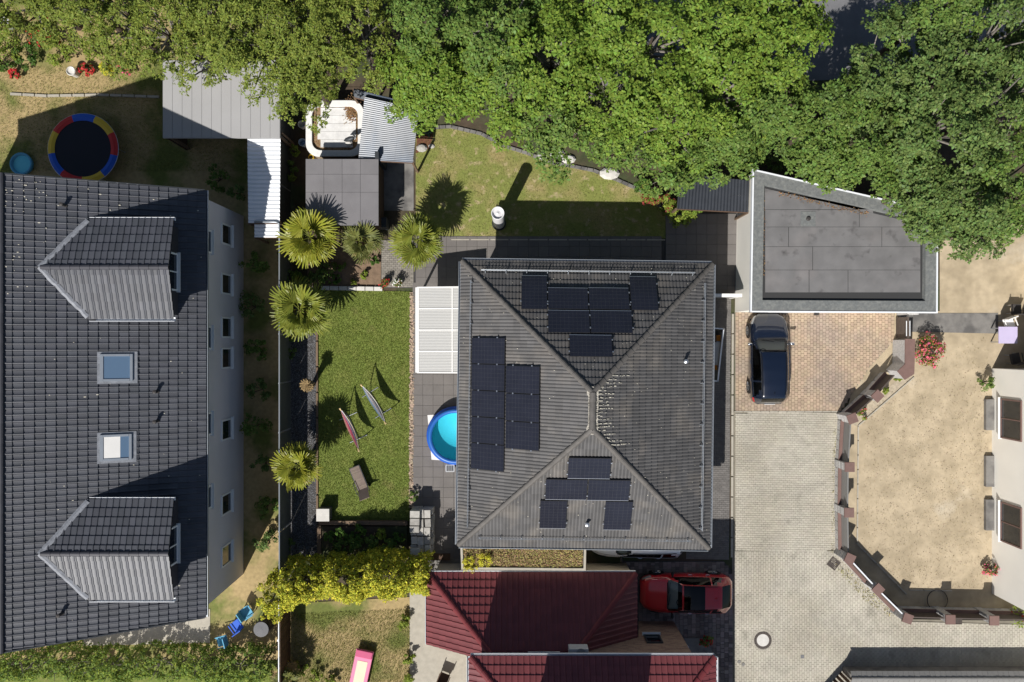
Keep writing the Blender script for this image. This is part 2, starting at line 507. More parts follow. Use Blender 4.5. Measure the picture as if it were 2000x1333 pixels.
mk('panel_grey', (0.2, 0.195, 0.185), rough=0.55, var=0.05)
mk('panel_brown', (0.085, 0.068, 0.058), rough=0.6, var=0.08)
mk('stone_block', (0.36, 0.345, 0.315), rough=0.9, var=0.22, noise=0.2, nscale=6, bump=0.5, bscale=25)
mk('stone_white', (0.56, 0.54, 0.5), rough=0.9, var=0.1, noise=0.1, nscale=5, bump=0.3)
mk('cushion_blue', (0.02, 0.12, 0.42), rough=0.4, spec=0.5)
mk('pool_liner', (0.16, 0.62, 0.72), rough=0.5)
mk('tarp_white', (0.72, 0.7, 0.66), rough=0.7, noise=0.05)
mk('plastic_grey', (0.5, 0.51, 0.51), rough=0.45)
mk('column_grey', (0.58, 0.57, 0.57), rough=0.5, noise=0.04)
mk('column_white', (0.72, 0.71, 0.7), rough=0.5)
mk('tub_rim', (0.72, 0.71, 0.68), rough=0.6, noise=0.08, nscale=6)
mk('tub_floor', (0.66, 0.65, 0.63), rough=0.8, var=0.07, noise=0.14, nscale=4)
mk('wicker', (0.2, 0.155, 0.13), rough=0.8, var=0.12, noise=0.1)
mk('bark', (0.075, 0.055, 0.04), rough=0.95, noise=0.25, nscale=8, bump=0.8, bscale=20)
mk('bark_grey', (0.2, 0.18, 0.155), rough=0.95, noise=0.25, nscale=8)
mk('palm_trunk', (0.11, 0.075, 0.045), rough=0.95, noise=0.3, nscale=14, bump=1.0, bscale=25)
mk('leaf_olive', (0.18, 0.225, 0.04), spec=0.12, rough=0.5, var=0.42, hue=0.022, trans=0.28)
mk('leaf_bright', (0.172, 0.258, 0.040), spec=0.12, rough=0.45, var=0.4, hue=0.02, trans=0.3)
mk('leaf_mid', (0.135, 0.208, 0.045), spec=0.12, rough=0.45, var=0.4, hue=0.022, trans=0.28)
mk('leaf_deep', (0.126, 0.188, 0.052), spec=0.12, rough=0.45, var=0.42, hue=0.024, trans=0.25)
mk('leaf_hedge', (0.21, 0.27, 0.042), spec=0.12, rough=0.5, var=0.4, hue=0.02, trans=0.28)
mk('leaf_gold', (0.62, 0.58, 0.06), spec=0.12, rough=0.5, var=0.42, hue=0.02, trans=0.3)
mk('leaf_gold_dark', (0.34, 0.37, 0.045), spec=0.12, rough=0.5, var=0.4, hue=0.02, trans=0.3)
mk('leaf_bush', (0.085, 0.16, 0.03), spec=0.12, rough=0.5, var=0.35, hue=0.02, trans=0.25)
mk('leaf_red', (0.22, 0.05, 0.035), spec=0.12, rough=0.5, var=0.4, hue=0.03, trans=0.2)
mk('flower_pink', (0.65, 0.12, 0.16), rough=0.6, var=0.3, hue=0.03, trans=0.2)
mk('flower_red', (0.5, 0.03, 0.03), rough=0.6, var=0.3, trans=0.2)
mk('flower_white', (0.75, 0.72, 0.68), rough=0.6, var=0.1)
mk('sedum', (0.36, 0.30, 0.11), rough=0.8, var=0.4, hue=0.05, trans=0.15)
mk('sedum_red', (0.36, 0.215, 0.14), rough=0.8, var=0.4, hue=0.03)
mk('sedum_bed', (0.24, 0.17, 0.1), noise=0.3, nscale=4, bump=0.8, bscale=20)
mk('frond', (0.30, 0.31, 0.035), rough=0.42, var=0.16, hue=0.015, trans=0.3, spec=0.5)
mk('frond_mid', (0.225, 0.255, 0.038), rough=0.45, var=0.18, hue=0.015, trans=0.3, spec=0.4)
mk('frond_dull', (0.17, 0.185, 0.05), rough=0.5, var=0.2, hue=0.02, trans=0.25)
mk('frond_dead', (0.27, 0.19, 0.09), rough=0.8, var=0.25)
mk('petiole', (0.17, 0.19, 0.03), rough=0.6)
mk('terracotta', (0.28, 0.12, 0.07), rough=0.8, noise=0.1)
mk('tyre', (0.012, 0.012, 0.013), rough=0.8)
mk('rim', (0.35, 0.36, 0.37), rough=0.3, metal=0.8)
mk('paint_black_sky_tint', (0.004, 0.008, 0.020), rough=0.25, spec=0.5, coat=1.0)  # black paint with the blue of the reflected sky put into its base colour
mk('paint_red', (0.46, 0.008, 0.014), rough=0.3, spec=0.5, coat=1.0)
mk('paint_white', (0.6, 0.61, 0.62), rough=0.35, spec=0.5, coat=1.0)
mk('car_trim', (0.012, 0.012, 0.013), rough=0.5)
mk('chrome', (0.62, 0.63, 0.65), rough=0.15, metal=1.0)
mk('car_seat', (0.045, 0.045, 0.05), rough=0.8)
mk('car_dash', (0.5, 0.48, 0.43), rough=0.7)
mk('lamp_red', (0.35, 0.006, 0.008), rough=0.15, spec=0.6)
mk('lamp_clear', (0.35, 0.36, 0.37), rough=0.1, spec=0.7)
mk('rope', (0.6, 0.45, 0.22), rough=0.8)
mk('hammock_steel', (0.09, 0.1, 0.11), rough=0.45, metal=0.5)
for k_, c_ in dict(blue=(0.02, 0.10, 0.5), yellow=(0.62, 0.42, 0.04), red=(0.5, 0.03, 0.03), teal=(0.10, 0.34, 0.5), sky=(0.3, 0.5, 0.68), pink=(0.72, 0.22, 0.36), magenta=(0.5, 0.08, 0.18), green=(0.1, 0.35, 0.06), orange=(0.7, 0.25, 0.03), cream=(0.7, 0.62, 0.45), lilac=(0.5, 0.44, 0.62), net=(0.012, 0.013, 0.02), blue_light=(0.45, 0.58, 0.7)).items():
    mk('c_' + k_, c_, rough=0.6, noise=0.04)
GLASS = glass('glass_clear', (0.88, 0.95, 0.92))
GLASS_DARK = glass('glass_dark', (0.035, 0.04, 0.045))
GLASS_FENCE = glass('glass_fence', (0.45, 0.52, 0.5))
WATER = glass('pool_water', (0.55, 0.9, 0.95), ior=1.33, rough=0.02)
POLYC = M('polycarbonate', (0.60, 0.595, 0.57), rough=0.45, spec=0.4, trans=0.35)

def brick_mat(name, c1, c2, mortar, sx, sy, horizontal='x'):
    """small bricks of a wall, too fine in the picture to pick apart"""
    m = bpy.data.materials.new(name); m.use_nodes = True
    nt = m.node_tree; N = nt.nodes; L = nt.links; b = N['Principled BSDF']; b.inputs['Roughness'].default_value = 0.9
    g = N.new('ShaderNodeNewGeometry'); s = N.new('ShaderNodeSeparateXYZ'); c = N.new('ShaderNodeCombineXYZ')
    L.new(g.outputs['Position'], s.inputs[0]); L.new(s.outputs[0 if horizontal == 'x' else 1], c.inputs[0]); L.new(s.outputs[2], c.inputs[1])
    br = N.new('ShaderNodeTexBrick'); L.new(c.outputs[0], br.inputs[0])
    br.inputs['Color1'].default_value = (*c1, 1); br.inputs['Color2'].default_value = (*c2, 1); br.inputs['Mortar'].default_value = (*mortar, 1)
    br.inputs['Scale'].default_value = 1.0; br.inputs['Brick Width'].default_value = sx; br.inputs['Row Height'].default_value = sy
    br.inputs['Mortar Size'].default_value = 0.008
    L.new(br.outputs[0], b.inputs['Base Color'])
    bp = N.new('ShaderNodeBump'); bp.inputs['Distance'].default_value = 0.01; bp.invert = True; bp.inputs['Strength'].default_value = 0.6
    L.new(br.outputs['Fac'], bp.inputs['Height']); L.new(bp.outputs[0], b.inputs['Normal'])
    return m
BRICK_X = brick_mat('brick_x', (0.19, 0.10, 0.075), (0.34, 0.22, 0.15), (0.27, 0.23, 0.18), 0.26, 0.085, 'x')
BRICK_Y = brick_mat('brick_y', (0.19, 0.10, 0.075), (0.34, 0.22, 0.15), (0.27, 0.23, 0.18), 0.26, 0.085, 'y')

# ------------------------------------------------------------ the ground
sheet('ground', [(-220, -220), (220, -220), (220, 220), (-220, 220)], -0.06, MT['soil'])
sheet('neighbour_lawn', G([(-700, -300), (552, -300), (556, 1700), (-700, 1700)]), -0.036, MT['dry_lawn'])
sheet('sand_yard', G([(1700, 640), (1752, 604), (1836, 608), (1836, 440), (2500, 380), (2500, 1195), (1765, 1195), (1645, 1085), (1655, 800)]), -0.03, MT['sand'])
sheet('front_garden', G([(560, 1180), (836, 1165), (836, 1700), (560, 1700)]), -0.032, MT['dry_lawn'])
sheet('back_road', G([(1180, -500), (2700, -500), (2700, 110), (1180, 175)]), -0.03, MT['asphalt'])
sheet('pale_patio', G([(800, 1150), (920, 1150), (920, 1700), (800, 1700)]), -0.02, MT['kerb'])
sheet('house_yard', G([(556, 170), (1440, 170), (1440, 1110), (556, 1110)]), -0.028, MT['soil'])

GARDEN_E = [(812, 262), (846, 250), (880, 248), (940, 262), (985, 286), (1030, 300), (1075, 318), (1120, 326), (1160, 334), (1205, 352), (1250, 372), (1285, 398), (1300, 420), (1300, 466), (880, 467), (812, 467)]
GARDEN_W = [(622, 566), (801, 570), (800, 1018), (622, 1018)]
lawn_e = sheet('back_lawn', G(GARDEN_E), 0.0, MT['lawn_dry'])
lawn_w = sheet('side_lawn', G(GARDEN_W), 0.0, MT['lawn'])

def grass(name, poly, n, mat, label, seed, hgt=0.045):
    rg = np.random.default_rng(seed)
    xs = [p[0] for p in poly]; ys = [p[1] for p in poly]
    px = rg.uniform(min(xs), max(xs), n); py = rg.uniform(min(ys), max(ys), n)
    keep = np.array([inside(poly, a, b) for a, b in zip(px, py)])
    px, py = px[keep], py[keep]; m = len(px)
    a = rg.uniform(0, 6.283, m); h = hgt * rg.uniform(0.5, 1.4, m); lean = rg.uniform(0.3, 1.2, m) * h
    w = 0.012
    b0 = np.stack([px - w * np.sin(a), py + w * np.cos(a), np.zeros(m)], 1)
    b1 = np.stack([px + w * np.sin(a), py - w * np.cos(a), np.zeros(m)], 1)
    t = np.stack([px + lean * np.cos(a), py + lean * np.sin(a), h], 1)
    V = np.stack([b0, b1, t], 1).reshape(-1, 3)
    np_obj(name, V, np.arange(3 * m).reshape(-1, 3), mat, kind='stuff', label=label, cat='grass')
grass('grass', G(GARDEN_W), 60000, MT['blade'], 'short green grass of the side lawn under the hammocks', 3)
grass('grass', G(GARDEN_E), 22000, MT['blade_dry'], 'patchy yellowing grass of the back lawn below the trees', 4, 0.04)

grass('grass', G([(-60, 130), (550, 130), (550, 335), (-60, 335)]), 26000, MT['blade_dry'], 'dry grass of the neighbour garden round the trampoline', 5, 0.05)
grass('grass', G([(566, 1200), (800, 1190), (800, 1360), (566, 1360)]), 20000, MT['blade_dry'], 'dry grass round the pink sun bed', 6, 0.05)
mk('tuft', (0.36, 0.30, 0.16), var=0.4, hue=0.02, trans=0.2)
grass('grass', G([(1690, 790), (1780, 740), (1930, 640), (1930, 1150), (1770, 1150), (1680, 1060)]), 3500, MT['tuft'], 'thin withered grass on the sand yard', 7, 0.04)
# streets and paths: a bed with recessed joints, the stones on it
STREET_A = G([(1436, 806), (1640, 806), (1634, 1000), (1634, 1076.6), (1436, 1076.6)])
STREET_B = G([(1436, 1076.6), (1636, 1076.6), (1668, 1118), (1735, 1185), (1766, 1214), (2060, 1222), (2060, 1420), (1436, 1420)])
st = sheet('street', G([(1430, 804), (1644, 804), (1638, 1074), (1770, 1210), (2300, 1218), (2300, 1700), (1430, 1700)]), -0.012, MT['joint'])
pavers('street_stones', STREET_A, 0.207, 0.108, 0.02, MT['street_stone'], st, gap=0.007, ang=math.radians(-1), seed=5)
pavers('lane_stones', STREET_B, 0.207, 0.118, 0.02, MT['street_stone'], st, gap=0.007, ang=math.radians(90), seed=6)
PARK = G([(1435, 609), (1748, 609), (1744, 668), (1700, 716), (1642, 803), (1435, 803)])
pk = sheet('parking_area', PARK, -0.014, MT['joint'])
pavers('parking_stones', PARK, 0.19, 0.152, 0.018, MT['park_stone'], pk, gap=0.011, ang=math.radians(90), seed=7, bond=0.5)
EPATH = G([(1340, 578), (1428, 578), (1424, 1092), (1340, 1092)])
ep = sheet('side_path', EPATH, -0.016, MT['joint_dark'])
pavers('path_stones', EPATH, 0.2, 0.1, 0.016, MT['path_stone'], ep, gap=0.006, ang=math.radians(-1), seed=8)
DRIVE = G([(1216, 1096), (1412, 1096), (1428, 1112), (1432, 1150), (1428, 1700), (1216, 1700)])
dr = sheet('neighbour_driveway', DRIVE, -0.018, MT['joint_dark'])
pavers('drive_stones', [p for p in DRIVE if p.y > -30] if False else G([(1216, 1098), (1412, 1098), (1426, 1112), (1430, 1150), (1428, 1420), (1216, 1420)]), 0.2, 0.2, 0.014, MT['drive_stone'], dr, gap=0.01, ang=math.radians(90), mixed=True, seed=9)
GPATH = G([(745, 468), (808, 468), (808, 563), (745, 563)])
gp = sheet('garden_path', GPATH, -0.01, MT['joint_dark'])
pavers('path_stones', GPATH, 0.2, 0.1, 0.02, MT['path_warm'], gp, gap=0.008, seed=10)
TW = G([(810, 560), (905, 560), (905, 1092), (806, 1092)])
tw = sheet('west_terrace', TW, -0.008, MT['joint_dark'])
slabs(TW, 0.5, 0.03, MT['slab'], tw, ang=math.radians(-0.3))
TN = G([(808, 470), (1300, 470), (1300, 560), (808, 560)])
tn = sheet('north_terrace', TN, -0.008, MT['joint_dark'])
slabs(G([(812, 470), (1300, 470), (1300, 540), (925, 540), (925, 562), (812, 562)]), 0.5, 0.03, MT['slab'], tn)
TE = G([(1300, 416), (1442, 416), (1442, 578), (1300, 578)])
te = sheet('corner_terrace', TE, -0.006, MT['joint_dark'])
slabs(TE, 0.5, 0.03, MT['slab'], te)
PT = G([(740, 312), (808, 312), (808, 412), (740, 412)])
sheet('shed_patio', PT, 0.01, MT['slab_old'])
sheet('alley_floor', G([(835, 1088), (905, 1088), (905, 1122), (835, 1122)]), 0.01, MT['slab_old'])
GRAV = G([(557, 560), (618, 560), (620, 1090), (557, 1090)])
gv = sheet('gravel_bed', GRAV, -0.01, MT['joint_dark'])
def pebbles(name, poly, n, r, mat, parent, seed, z=0.0):
    rg = np.random.default_rng(seed)
    xs = [p[0] for p in poly]; ys = [p[1] for p in poly]
    V = []; Q = []; i = 0
    for k in range(n):
        x, y = rg.uniform(min(xs), max(xs)), rg.uniform(min(ys), max(ys))
        if not inside(poly, x, y): continue
        s = r * rg.uniform(0.6, 1.4); a = rg.uniform(0, 6.28)
        for (f, zz) in ((1.0, 0.0), (0.75, 0.7)):
            for q in range(4):
                t = a + q * math.pi / 2
                V.append((x + s * f * math.cos(t), y + s * f * math.sin(t) * 0.8, z + s * zz))
        Q.append((i + 4, i + 5, i + 6, i + 7))
        for q in range(4): Q.append((i + q, i + (q + 1) % 4, i + 4 + (q + 1) % 4, i + 4 + q))
        i += 8
    return np_obj(name, V, Q, mat, parent, kind='stuff')
pebbles('gravel', GRAV, 14000, 0.022, MT['gravel'], gv, 12, -0.008)
STRIP = G([(801, 572), (809, 572), (807, 992), (799, 992)])
pebbles('pebbles', G([(1690, 800), (1930, 700), (1930, 1150), (1770, 1150), (1680, 1060)]), 1400, 0.02, MT['pebble'], bpy.data.objects['sand_yard'], 14, -0.028)
ps = sheet('pebble_strip', STRIP, -0.004, MT['soil'])
pebbles('pebbles', STRIP, 1500, 0.05, MT['pebble'], ps, 13, 0.0)

def stone_row(name, label, pts, n, size, mat, cat='edging', hz=0.08, sub='edging_stone', group=None):
    """a run of single kerb or edging stones along a line"""
    pts = [Vector(p) for p in pts]
    seg = [(pts[i + 1] - pts[i]).length for i in range(len(pts) - 1)]
    tot = sum(seg)
    r = thing(name, label, cat, tuple(pts[0]), group=group)
    me = MB().box((0, 0, 0), (tot / n * 0.97, size, hz), taper=0.94).mesh(sub, mat)
    for k in range(n):
        d = (k + 0.5) / n * tot
        for i, s in enumerate(seg):
            if d <= s or i == len(seg) - 1:
                p = pts[i].lerp(pts[i + 1], d / s); a = pts[i + 1] - pts[i]; break
            d -= s
        inst(sub, me, Matrix.Translation((p.x, p.y, p.z + hz / 2 - 0.02)) @ Matrix.Rotation(math.atan2(a.y, a.x), 4, 'Z'), r)
    return r
stone_row('kerb', 'pale concrete kerb between the side path and the stone street', G([(1431, 612), (1429, 1090)]), 12, 0.1, MT['kerb'], 'kerb', hz=0.07, sub='kerb_stone')
stone_row('lawn_edging', 'grey stone edging curving round the top of the back lawn', [P(a, b) for a, b in GARDEN_E[:13]], 44, 0.16, MT['slab_old'], hz=0.09)
stone_row('lawn_edging', 'narrow wooden edging between gravel bed and side lawn', G([(619.5, 566), (620, 1016)]), 9, 0.1, MT['wood'], hz=0.1)
stone_row('bed_edging', 'white stone edging at the foot of the planting bed', G([(628, 563), (748, 565)]), 7, 0.2, MT['stone_white'], hz=0.16)
stone_row('kerb', 'thin pale kerb between tan parking and grey street stones', G([(1434, 804.5), (1640, 804.5)]), 12, 0.06, MT['kerb'], 'kerb', hz=0.05, sub='kerb_stone')
stone_row('lawn_edging', 'straight pale edging between back lawn and terrace', G([(880, 468.5), (1300, 469)]), 11, 0.06, MT['kerb'], hz=0.06)
stone_row('yard_kerb', 'thin pale kerb line in the sand yard behind the fence', G([(1676, 832), (1674, 1062), (1762, 1152), (1860, 1154)], 0.0), 16, 0.06, MT['kerb'], 'kerb', hz=0.06, sub='kerb_stone')
stone_row('yard_kerb', 'straight pale kerb beside the diagonal flower bed', G([(1785, 737), (1676, 832)]), 7, 0.06, MT['kerb'], 'kerb', hz=0.06, sub='kerb_stone')

# ------------------------------------------------------------ roofs
def tile_proto(name, w, l, kind, mat):
    if kind == 'double':
        us = [0, 0.08, 0.2, 0.34, 0.5, 0.58, 0.7, 0.84, 1.0]; hs = [0.0, 0.016, 0.025, 0.016, 0.0, 0.016, 0.025, 0.016, 0.001]
    else:
        us = [0, 0.05, 0.14, 0.28, 0.36, 0.6, 0.8, 0.94, 1.0]; hs = [0.002, 0.03, 0.038, 0.03, 0.012, 0.008, 0.009, 0.012, 0.0]
    n = len(us)
    V = [(u * w, 0.0, h - 0.03) for u, h in zip(us, hs)] + [(u * w, 0.0, h + 0.034) for u, h in zip(us, hs)] + [(u * w, l * 1.03, h - 0.006) for u, h in zip(us, hs)]
    Fq = [(a * n + k, a * n + k + 1, (a + 1) * n + k + 1, (a + 1) * n + k) for a in (0, 1) for k in range(n - 1)]
    me = bpy.data.meshes.new(name); me.from_pydata(V, [], Fq); me.materials.append(mat)
    return dict(mesh=me, V=np.array(V), F=np.array(Fq), w=w, l=l, mat=mat)

def plane_tiles(pool, parent, A, B, pitch, runh, kl, kr, tp, lift=0.02, edge=0.05, jit=0.0):
    """tile one roof plane: eave from A to B (roof on the left side), hips where kl / kr = 1"""
    A = Vector(A); B = Vector(B)
    U = (B - A).normalized(); Ln = (B - A).length
    inw = Vector((-U.y, U.x, 0)).normalized()
    V3 = inw * math.cos(pitch) + Vector((0, 0, math.sin(pitch)))
    Nn = U.cross(V3).normalized()
    R = Matrix((U, V3, Nn)).transposed().to_4x4()
    O = A + Nn * lift - V3 * edge
    w, l = tp['w'], tp['l']
    vmax = runh / math.cos(pitch) + edge
    ncol = int(math.ceil(Ln / w)); u00 = (Ln - ncol * w) / 2
    c = math.cos(pitch)
    for r in range(int(math.ceil(vmax / l))):
        for k in range(-int(math.ceil(max(0, -kl) * runh / w)), ncol + int(math.ceil(max(0, -kr) * runh / w))):
            u0 = u00 + k * w; v0 = r * l
            T = tp['V'].copy(); u = T[:, 0] + u0; v = np.minimum(T[:, 1] + v0, vmax)
            vh = np.maximum(v - edge, 0) * c
            lo, hi = vh * kl, Ln - vh * kr
            u2 = np.clip(u, np.minimum(lo, hi), np.maximum(lo, hi))
            if (u2.max() - u2.min()) < 0.03 or v0 >= vmax - 0.03 or (lo > hi).all(): continue
            clip = np.abs(u2 - u).max() > 1e-4 or v0 + tp['l'] > vmax + 0.02
            M4 = Matrix.Translation(O + U * u0 + V3 * v0) @ R @ Matrix.Rotation(random.gauss(0, 0.004), 4, 'X')
            if clip:
                loc = np.stack([u2, v, T[:, 2]], 1)
                W = loc @ np.array([list(U), list(V3), list(Nn)]) + np.array(O)
                pool.append((W[:, 2].max(), parent, None, W, tp))
            else:
                pool.append((M4.translation.z, parent, M4, None, tp))
    return dict(O=A + Nn * lift, U=U, V=V3, N=Nn, R=R, L=Ln)

def finish_tiles(pool, limit=300):
    whole = sorted([p for p in pool if p[2] is not None], key=lambda p: -p[0])
    single, rest = whole[:limit], whole[limit:] + [p for p in pool if p[2] is None]
    for z, par, M4, W, tp in single:
        inst('roof_tile', tp['mesh'], M4, par)
    by = {}
    for p in rest: by.setdefault(p[1].name, []).append(p)
    for lst in by.values():
        Vs, Fs = [], []; i = 0
        for z, par, M4, W, tp in lst:
            if W is None:
                m = np.array(M4); W = tp['V'] @ m[:3, :3].T + m[:3, 3]
            Vs.append(W); Fs.append(tp['F'] + i); i += len(W)
        np_obj('roof_tiles', np.concatenate(Vs), np.concatenate(Fs), lst[0][4]['mat'], lst[0][1], kind='stuff')

def caps(parent, a, b, mat, r=0.11, l=0.36, lift=0.0, name='ridge_cap'):
    a, b = Vector(a), Vector(b); d = b - a; n = max(1, round(d.length / l)); l = d.length / n; d.normalize()
    mb = MB(); k = 7
    for x, s in ((0, 1.12), (0, 1.12), (l * 1.05, 0.92)):
        pass
    for x, s in ((-0.01, 1.12), (l * 1.02, 0.94)):
        for q in range(k):
            t = math.pi * q / (k - 1); mb.v.append((x, math.cos(t) * r * s, math.sin(t) * r * s * 0.8))
    for q in range(k): t = math.pi * q / (k - 1); mb.v.append((-0.01, math.cos(t) * r * 0.85, math.sin(t) * r * 0.6))
    for q in range(k - 1):
        mb.f.append((q, q + 1, k + q + 1, k + q)); mb.f.append((2 * k + q, 2 * k + q + 1, q + 1, q))
    me = mb.mesh(name, mat, False)
    X = d; Z = Vector((0, 0, 1)) - X * X.z; Z.normalize(); Y = Z.cross(X)
    R = Matrix((X, Y, Z)).transposed().to_4x4()
    for q in range(n):
        inst(name, me, Matrix.Translation(a + d * (q * l) + Z * lift) @ R, parent)

def gutter(parent, a, b, mat, w=0.13, out=None, h=0.09, name='gutter'):
    a, b = Vector(a), Vector(b); d = (b - a).normalized(); o = Vector((d.y, -d.x, 0))
    mb = MB()
    prof = [(0.0, 0.0), (0.01, -h), (w, -h), (w + 0.01, 0.012), (w + 0.028, 0.012), (w + 0.025, -h - 0.02), (-0.005, -h - 0.02)]
    n = len(prof)
    for p in (a, b):
        for (x, z) in prof: mb.v.append(tuple(p + o * x + Vector((0, 0, z))))
    for q in range(n - 1): mb.f.append((q, q + 1, n + q + 1, n + q))
    mb.f.append(tuple(range(n))); mb.f.append(tuple(range(n, 2 * n)))
    return mb.build(name, mat, parent)

# ------------------------------------------------------------ the main house
rot = math.radians(-0.75); cr, sr = math.cos(rot), math.sin(rot)
HC = Vector((3.224, -2.795, 0)); HW, HL = 10.97, 12.44; ZE, RISE = 4.0, 3.2
def hl(x, y, z=0.0): return Vector((HC.x + x * cr - y * sr, HC.y + x * sr + y * cr, z))
house = thing('family_house', 'beige grey house with dark hipped tile roof carrying black solar panels', 'house', tuple(HC))
wx, wy = HW / 2 - 0.55, HL / 2 - 0.55
MB().prism([hl(-wx, -wy), hl(wx, -wy), hl(wx, wy), hl(-wx, wy)], -0.05, 3.98).build('wall', MT['render_white'], house)
run = HW / 2; pitch = math.atan(RISE / run)
BL, BR, TR, TL = hl(-run, -HL / 2, ZE), hl(run, -HL / 2, ZE), hl(run, HL / 2, ZE), hl(-run, HL / 2, ZE)
RN, RS = hl(0, HL / 2 - run, ZE + RISE), hl(0, -HL / 2 + run, ZE + RISE)
rf = MB()
dz = Vector((0, 0, -0.03))
rf.poly([p + dz for p in (BL, BR, RS)]); rf.poly([p + dz for p in (BR, TR, RN, RS)]); rf.poly([p + dz for p in (TR, TL, RN)]); rf.poly([p + dz for p in (TL, BL, RS, RN)])
rf.poly([p + Vector((0, 0, -0.12)) for p in (TL, TR, BR, BL)])
roof = rf.build('roof', MT['deck'], house)
pool_ = []
tp_main = tile_proto('roof_tile', 0.295, 0.34, 'double', MT['tile_main'])
PL = {}
PL['S'] = plane_tiles(pool_, roof, BL, BR, pitch, run, 1, 1, tp_main)
PL['E'] = plane_tiles(pool_, roof, BR, TR, pitch, run, 1, 1, tp_main)
PL['N'] = plane_tiles(pool_, roof, TR, TL, pitch, run, 1, 1, tp_main)
PL['W'] = plane_tiles(pool_, roof, TL, BL, pitch, run, 1, 1, tp_main)
finish_tiles(pool_)
for a in (BL, BR): caps(roof, a, RS, MT['ridge_main'], lift=0.035)
for a in (TL, TR): caps(roof, a, RN, MT['ridge_main'], lift=0.035)
caps(roof, RS, RN, MT['ridge_main'], lift=0.05, r=0.13)
mt_ = MB()
rg0 = np.random.default_rng(33)
for a, b in ((RS, RN),):
    d = (b - a).normalized(); o = Vector((d.y, -d.x, 0)); n = 26
    for s, wd in ((1, 0.09), (-1, 0.035)):
        for k in range(n):
            p = a.lerp(b, (k + 0.5) / n) + o * s * (0.13 + wd * 0.5) + Vector((0, 0, -0.03 - 0.07))
            L2 = 0.08 * rg0.uniform(0.6, 1.3)
            mt_.box((p.x, p.y, p.z + 0.06), (wd * rg0.uniform(0.6, 1.5), L2, 0.05), rot)
for p in (RS, RN):
    for k in range(14):
        t = k / 14 * 6.283
        q = p + Vector((math.cos(t) * 0.2, math.sin(t) * 0.2, -0.05)); mt_.box(tuple(q), (0.1, 0.06, 0.05), t + 1.57)
mt_.build('ridge_mortar', MT['mortar'], roof)
# pale lichen streaks on the tile rolls below the ridge on the street side
lc = MB(); E = PL['E']; rg0 = np.random.default_rng(5)
wroll = 0.1475
for k in range(int(E['L'] / wroll)):
    u = (E['L'] - math.ceil(E['L'] / 0.295) * 0.295) / 2 + (k + 0.5) * wroll
    if not (HL - 2 * run) * -1.0 < u - E['L'] / 2 < (HL - 2 * run) * 1.0: continue
    ln = rg0.choice([0.35, 0.7, 0.9, 1.1, 1.9], p=[0.2, 0.3, 0.25, 0.15, 0.1])
    vtop = run / math.cos(pitch) - 0.12 - max(0, abs(u - E['L'] / 2) - (HL / 2 - run)) * 1.2
    v = vtop
    while v > vtop - ln:
        L1 = rg0.uniform(0.03, 0.12); wd = rg0.uniform(0.014, 0.045)
        zz = 0.058 + 0.022 * (1 - ((v + 0.05) / 0.34) % 1.0)
        c = E['O'] + E['U'] * (u + rg0.normal() * 0.012) + E['V'] * v + E['N'] * (zz - 0.012)
        M4 = Matrix.Translation(c) @ E['R']
        lc.box((0, 0, 0), (wd, L1, 0.008), M4=M4)
        v -= L1 + rg0.exponential(0.02 + 0.10 * (vtop - v) / ln)
lc.build('lichen_crust', MT['lichen'], roof)
sp = MB()
for key in 'NESW':
    E = PL[key]
    for k in range(130):
        u, v = rg0.uniform(0, E['L']), rg0.uniform(0.1, 6.0)
        if not v * 0.86 + 0.2 < u < E['L'] - v * 0.86 - 0.2: continue
        s = rg0.uniform(0.012, 0.03)
        sp.box((0, 0, 0), (s, s * 1.3, 0.006), M4=Matrix.Translation(E['O'] + E['U'] * u + E['V'] * v + E['N'] * 0.05) @ E['R'])
sp.build('lichen_spots', MT['lichen'], roof, kind='stuff')
G4 = [(BL, BR), (BR, TR), (TR, TL), (TL, BL)]
for a, b in G4: gutter(house, a, b, MT['zinc'])
for key in 'NESW':                                   # ladder-shaped snow guards above the eaves
    E = PL[key]; mb = MB(); v0 = 0.55; L0, L1 = v0 * 0.9 + 0.35, E['L'] - v0 * 0.9 - 0.35
    M0 = Matrix.Translation(E['O']) @ E['R']
    for dv, dzz in ((0.0, 0.11), (0.05, 0.24)):
        mb.tube([M0 @ Vector((L0, v0 + dv, dzz)), M0 @ Vector((L1, v0 + dv, dzz))], 0.01, 5)
    n = int((L1 - L0) / 0.13)
    for k in range(n + 1):
        u = L0 + (L1 - L0) * k / n
        mb.tube([M0 @ Vector((u, v0, 0.11)), M0 @ Vector((u, v0 + 0.05, 0.24))], 0.009, 4, False)
    for k in range(int((L1 - L0) / 0.9) + 1):
        mb.box((L0 + 0.1 + k * 0.9, v0 + 0.08, 0.13), (0.03, 0.06, 0.2), M4=M0)
    mb.build('snow_guard', MT['zinc'], roof)

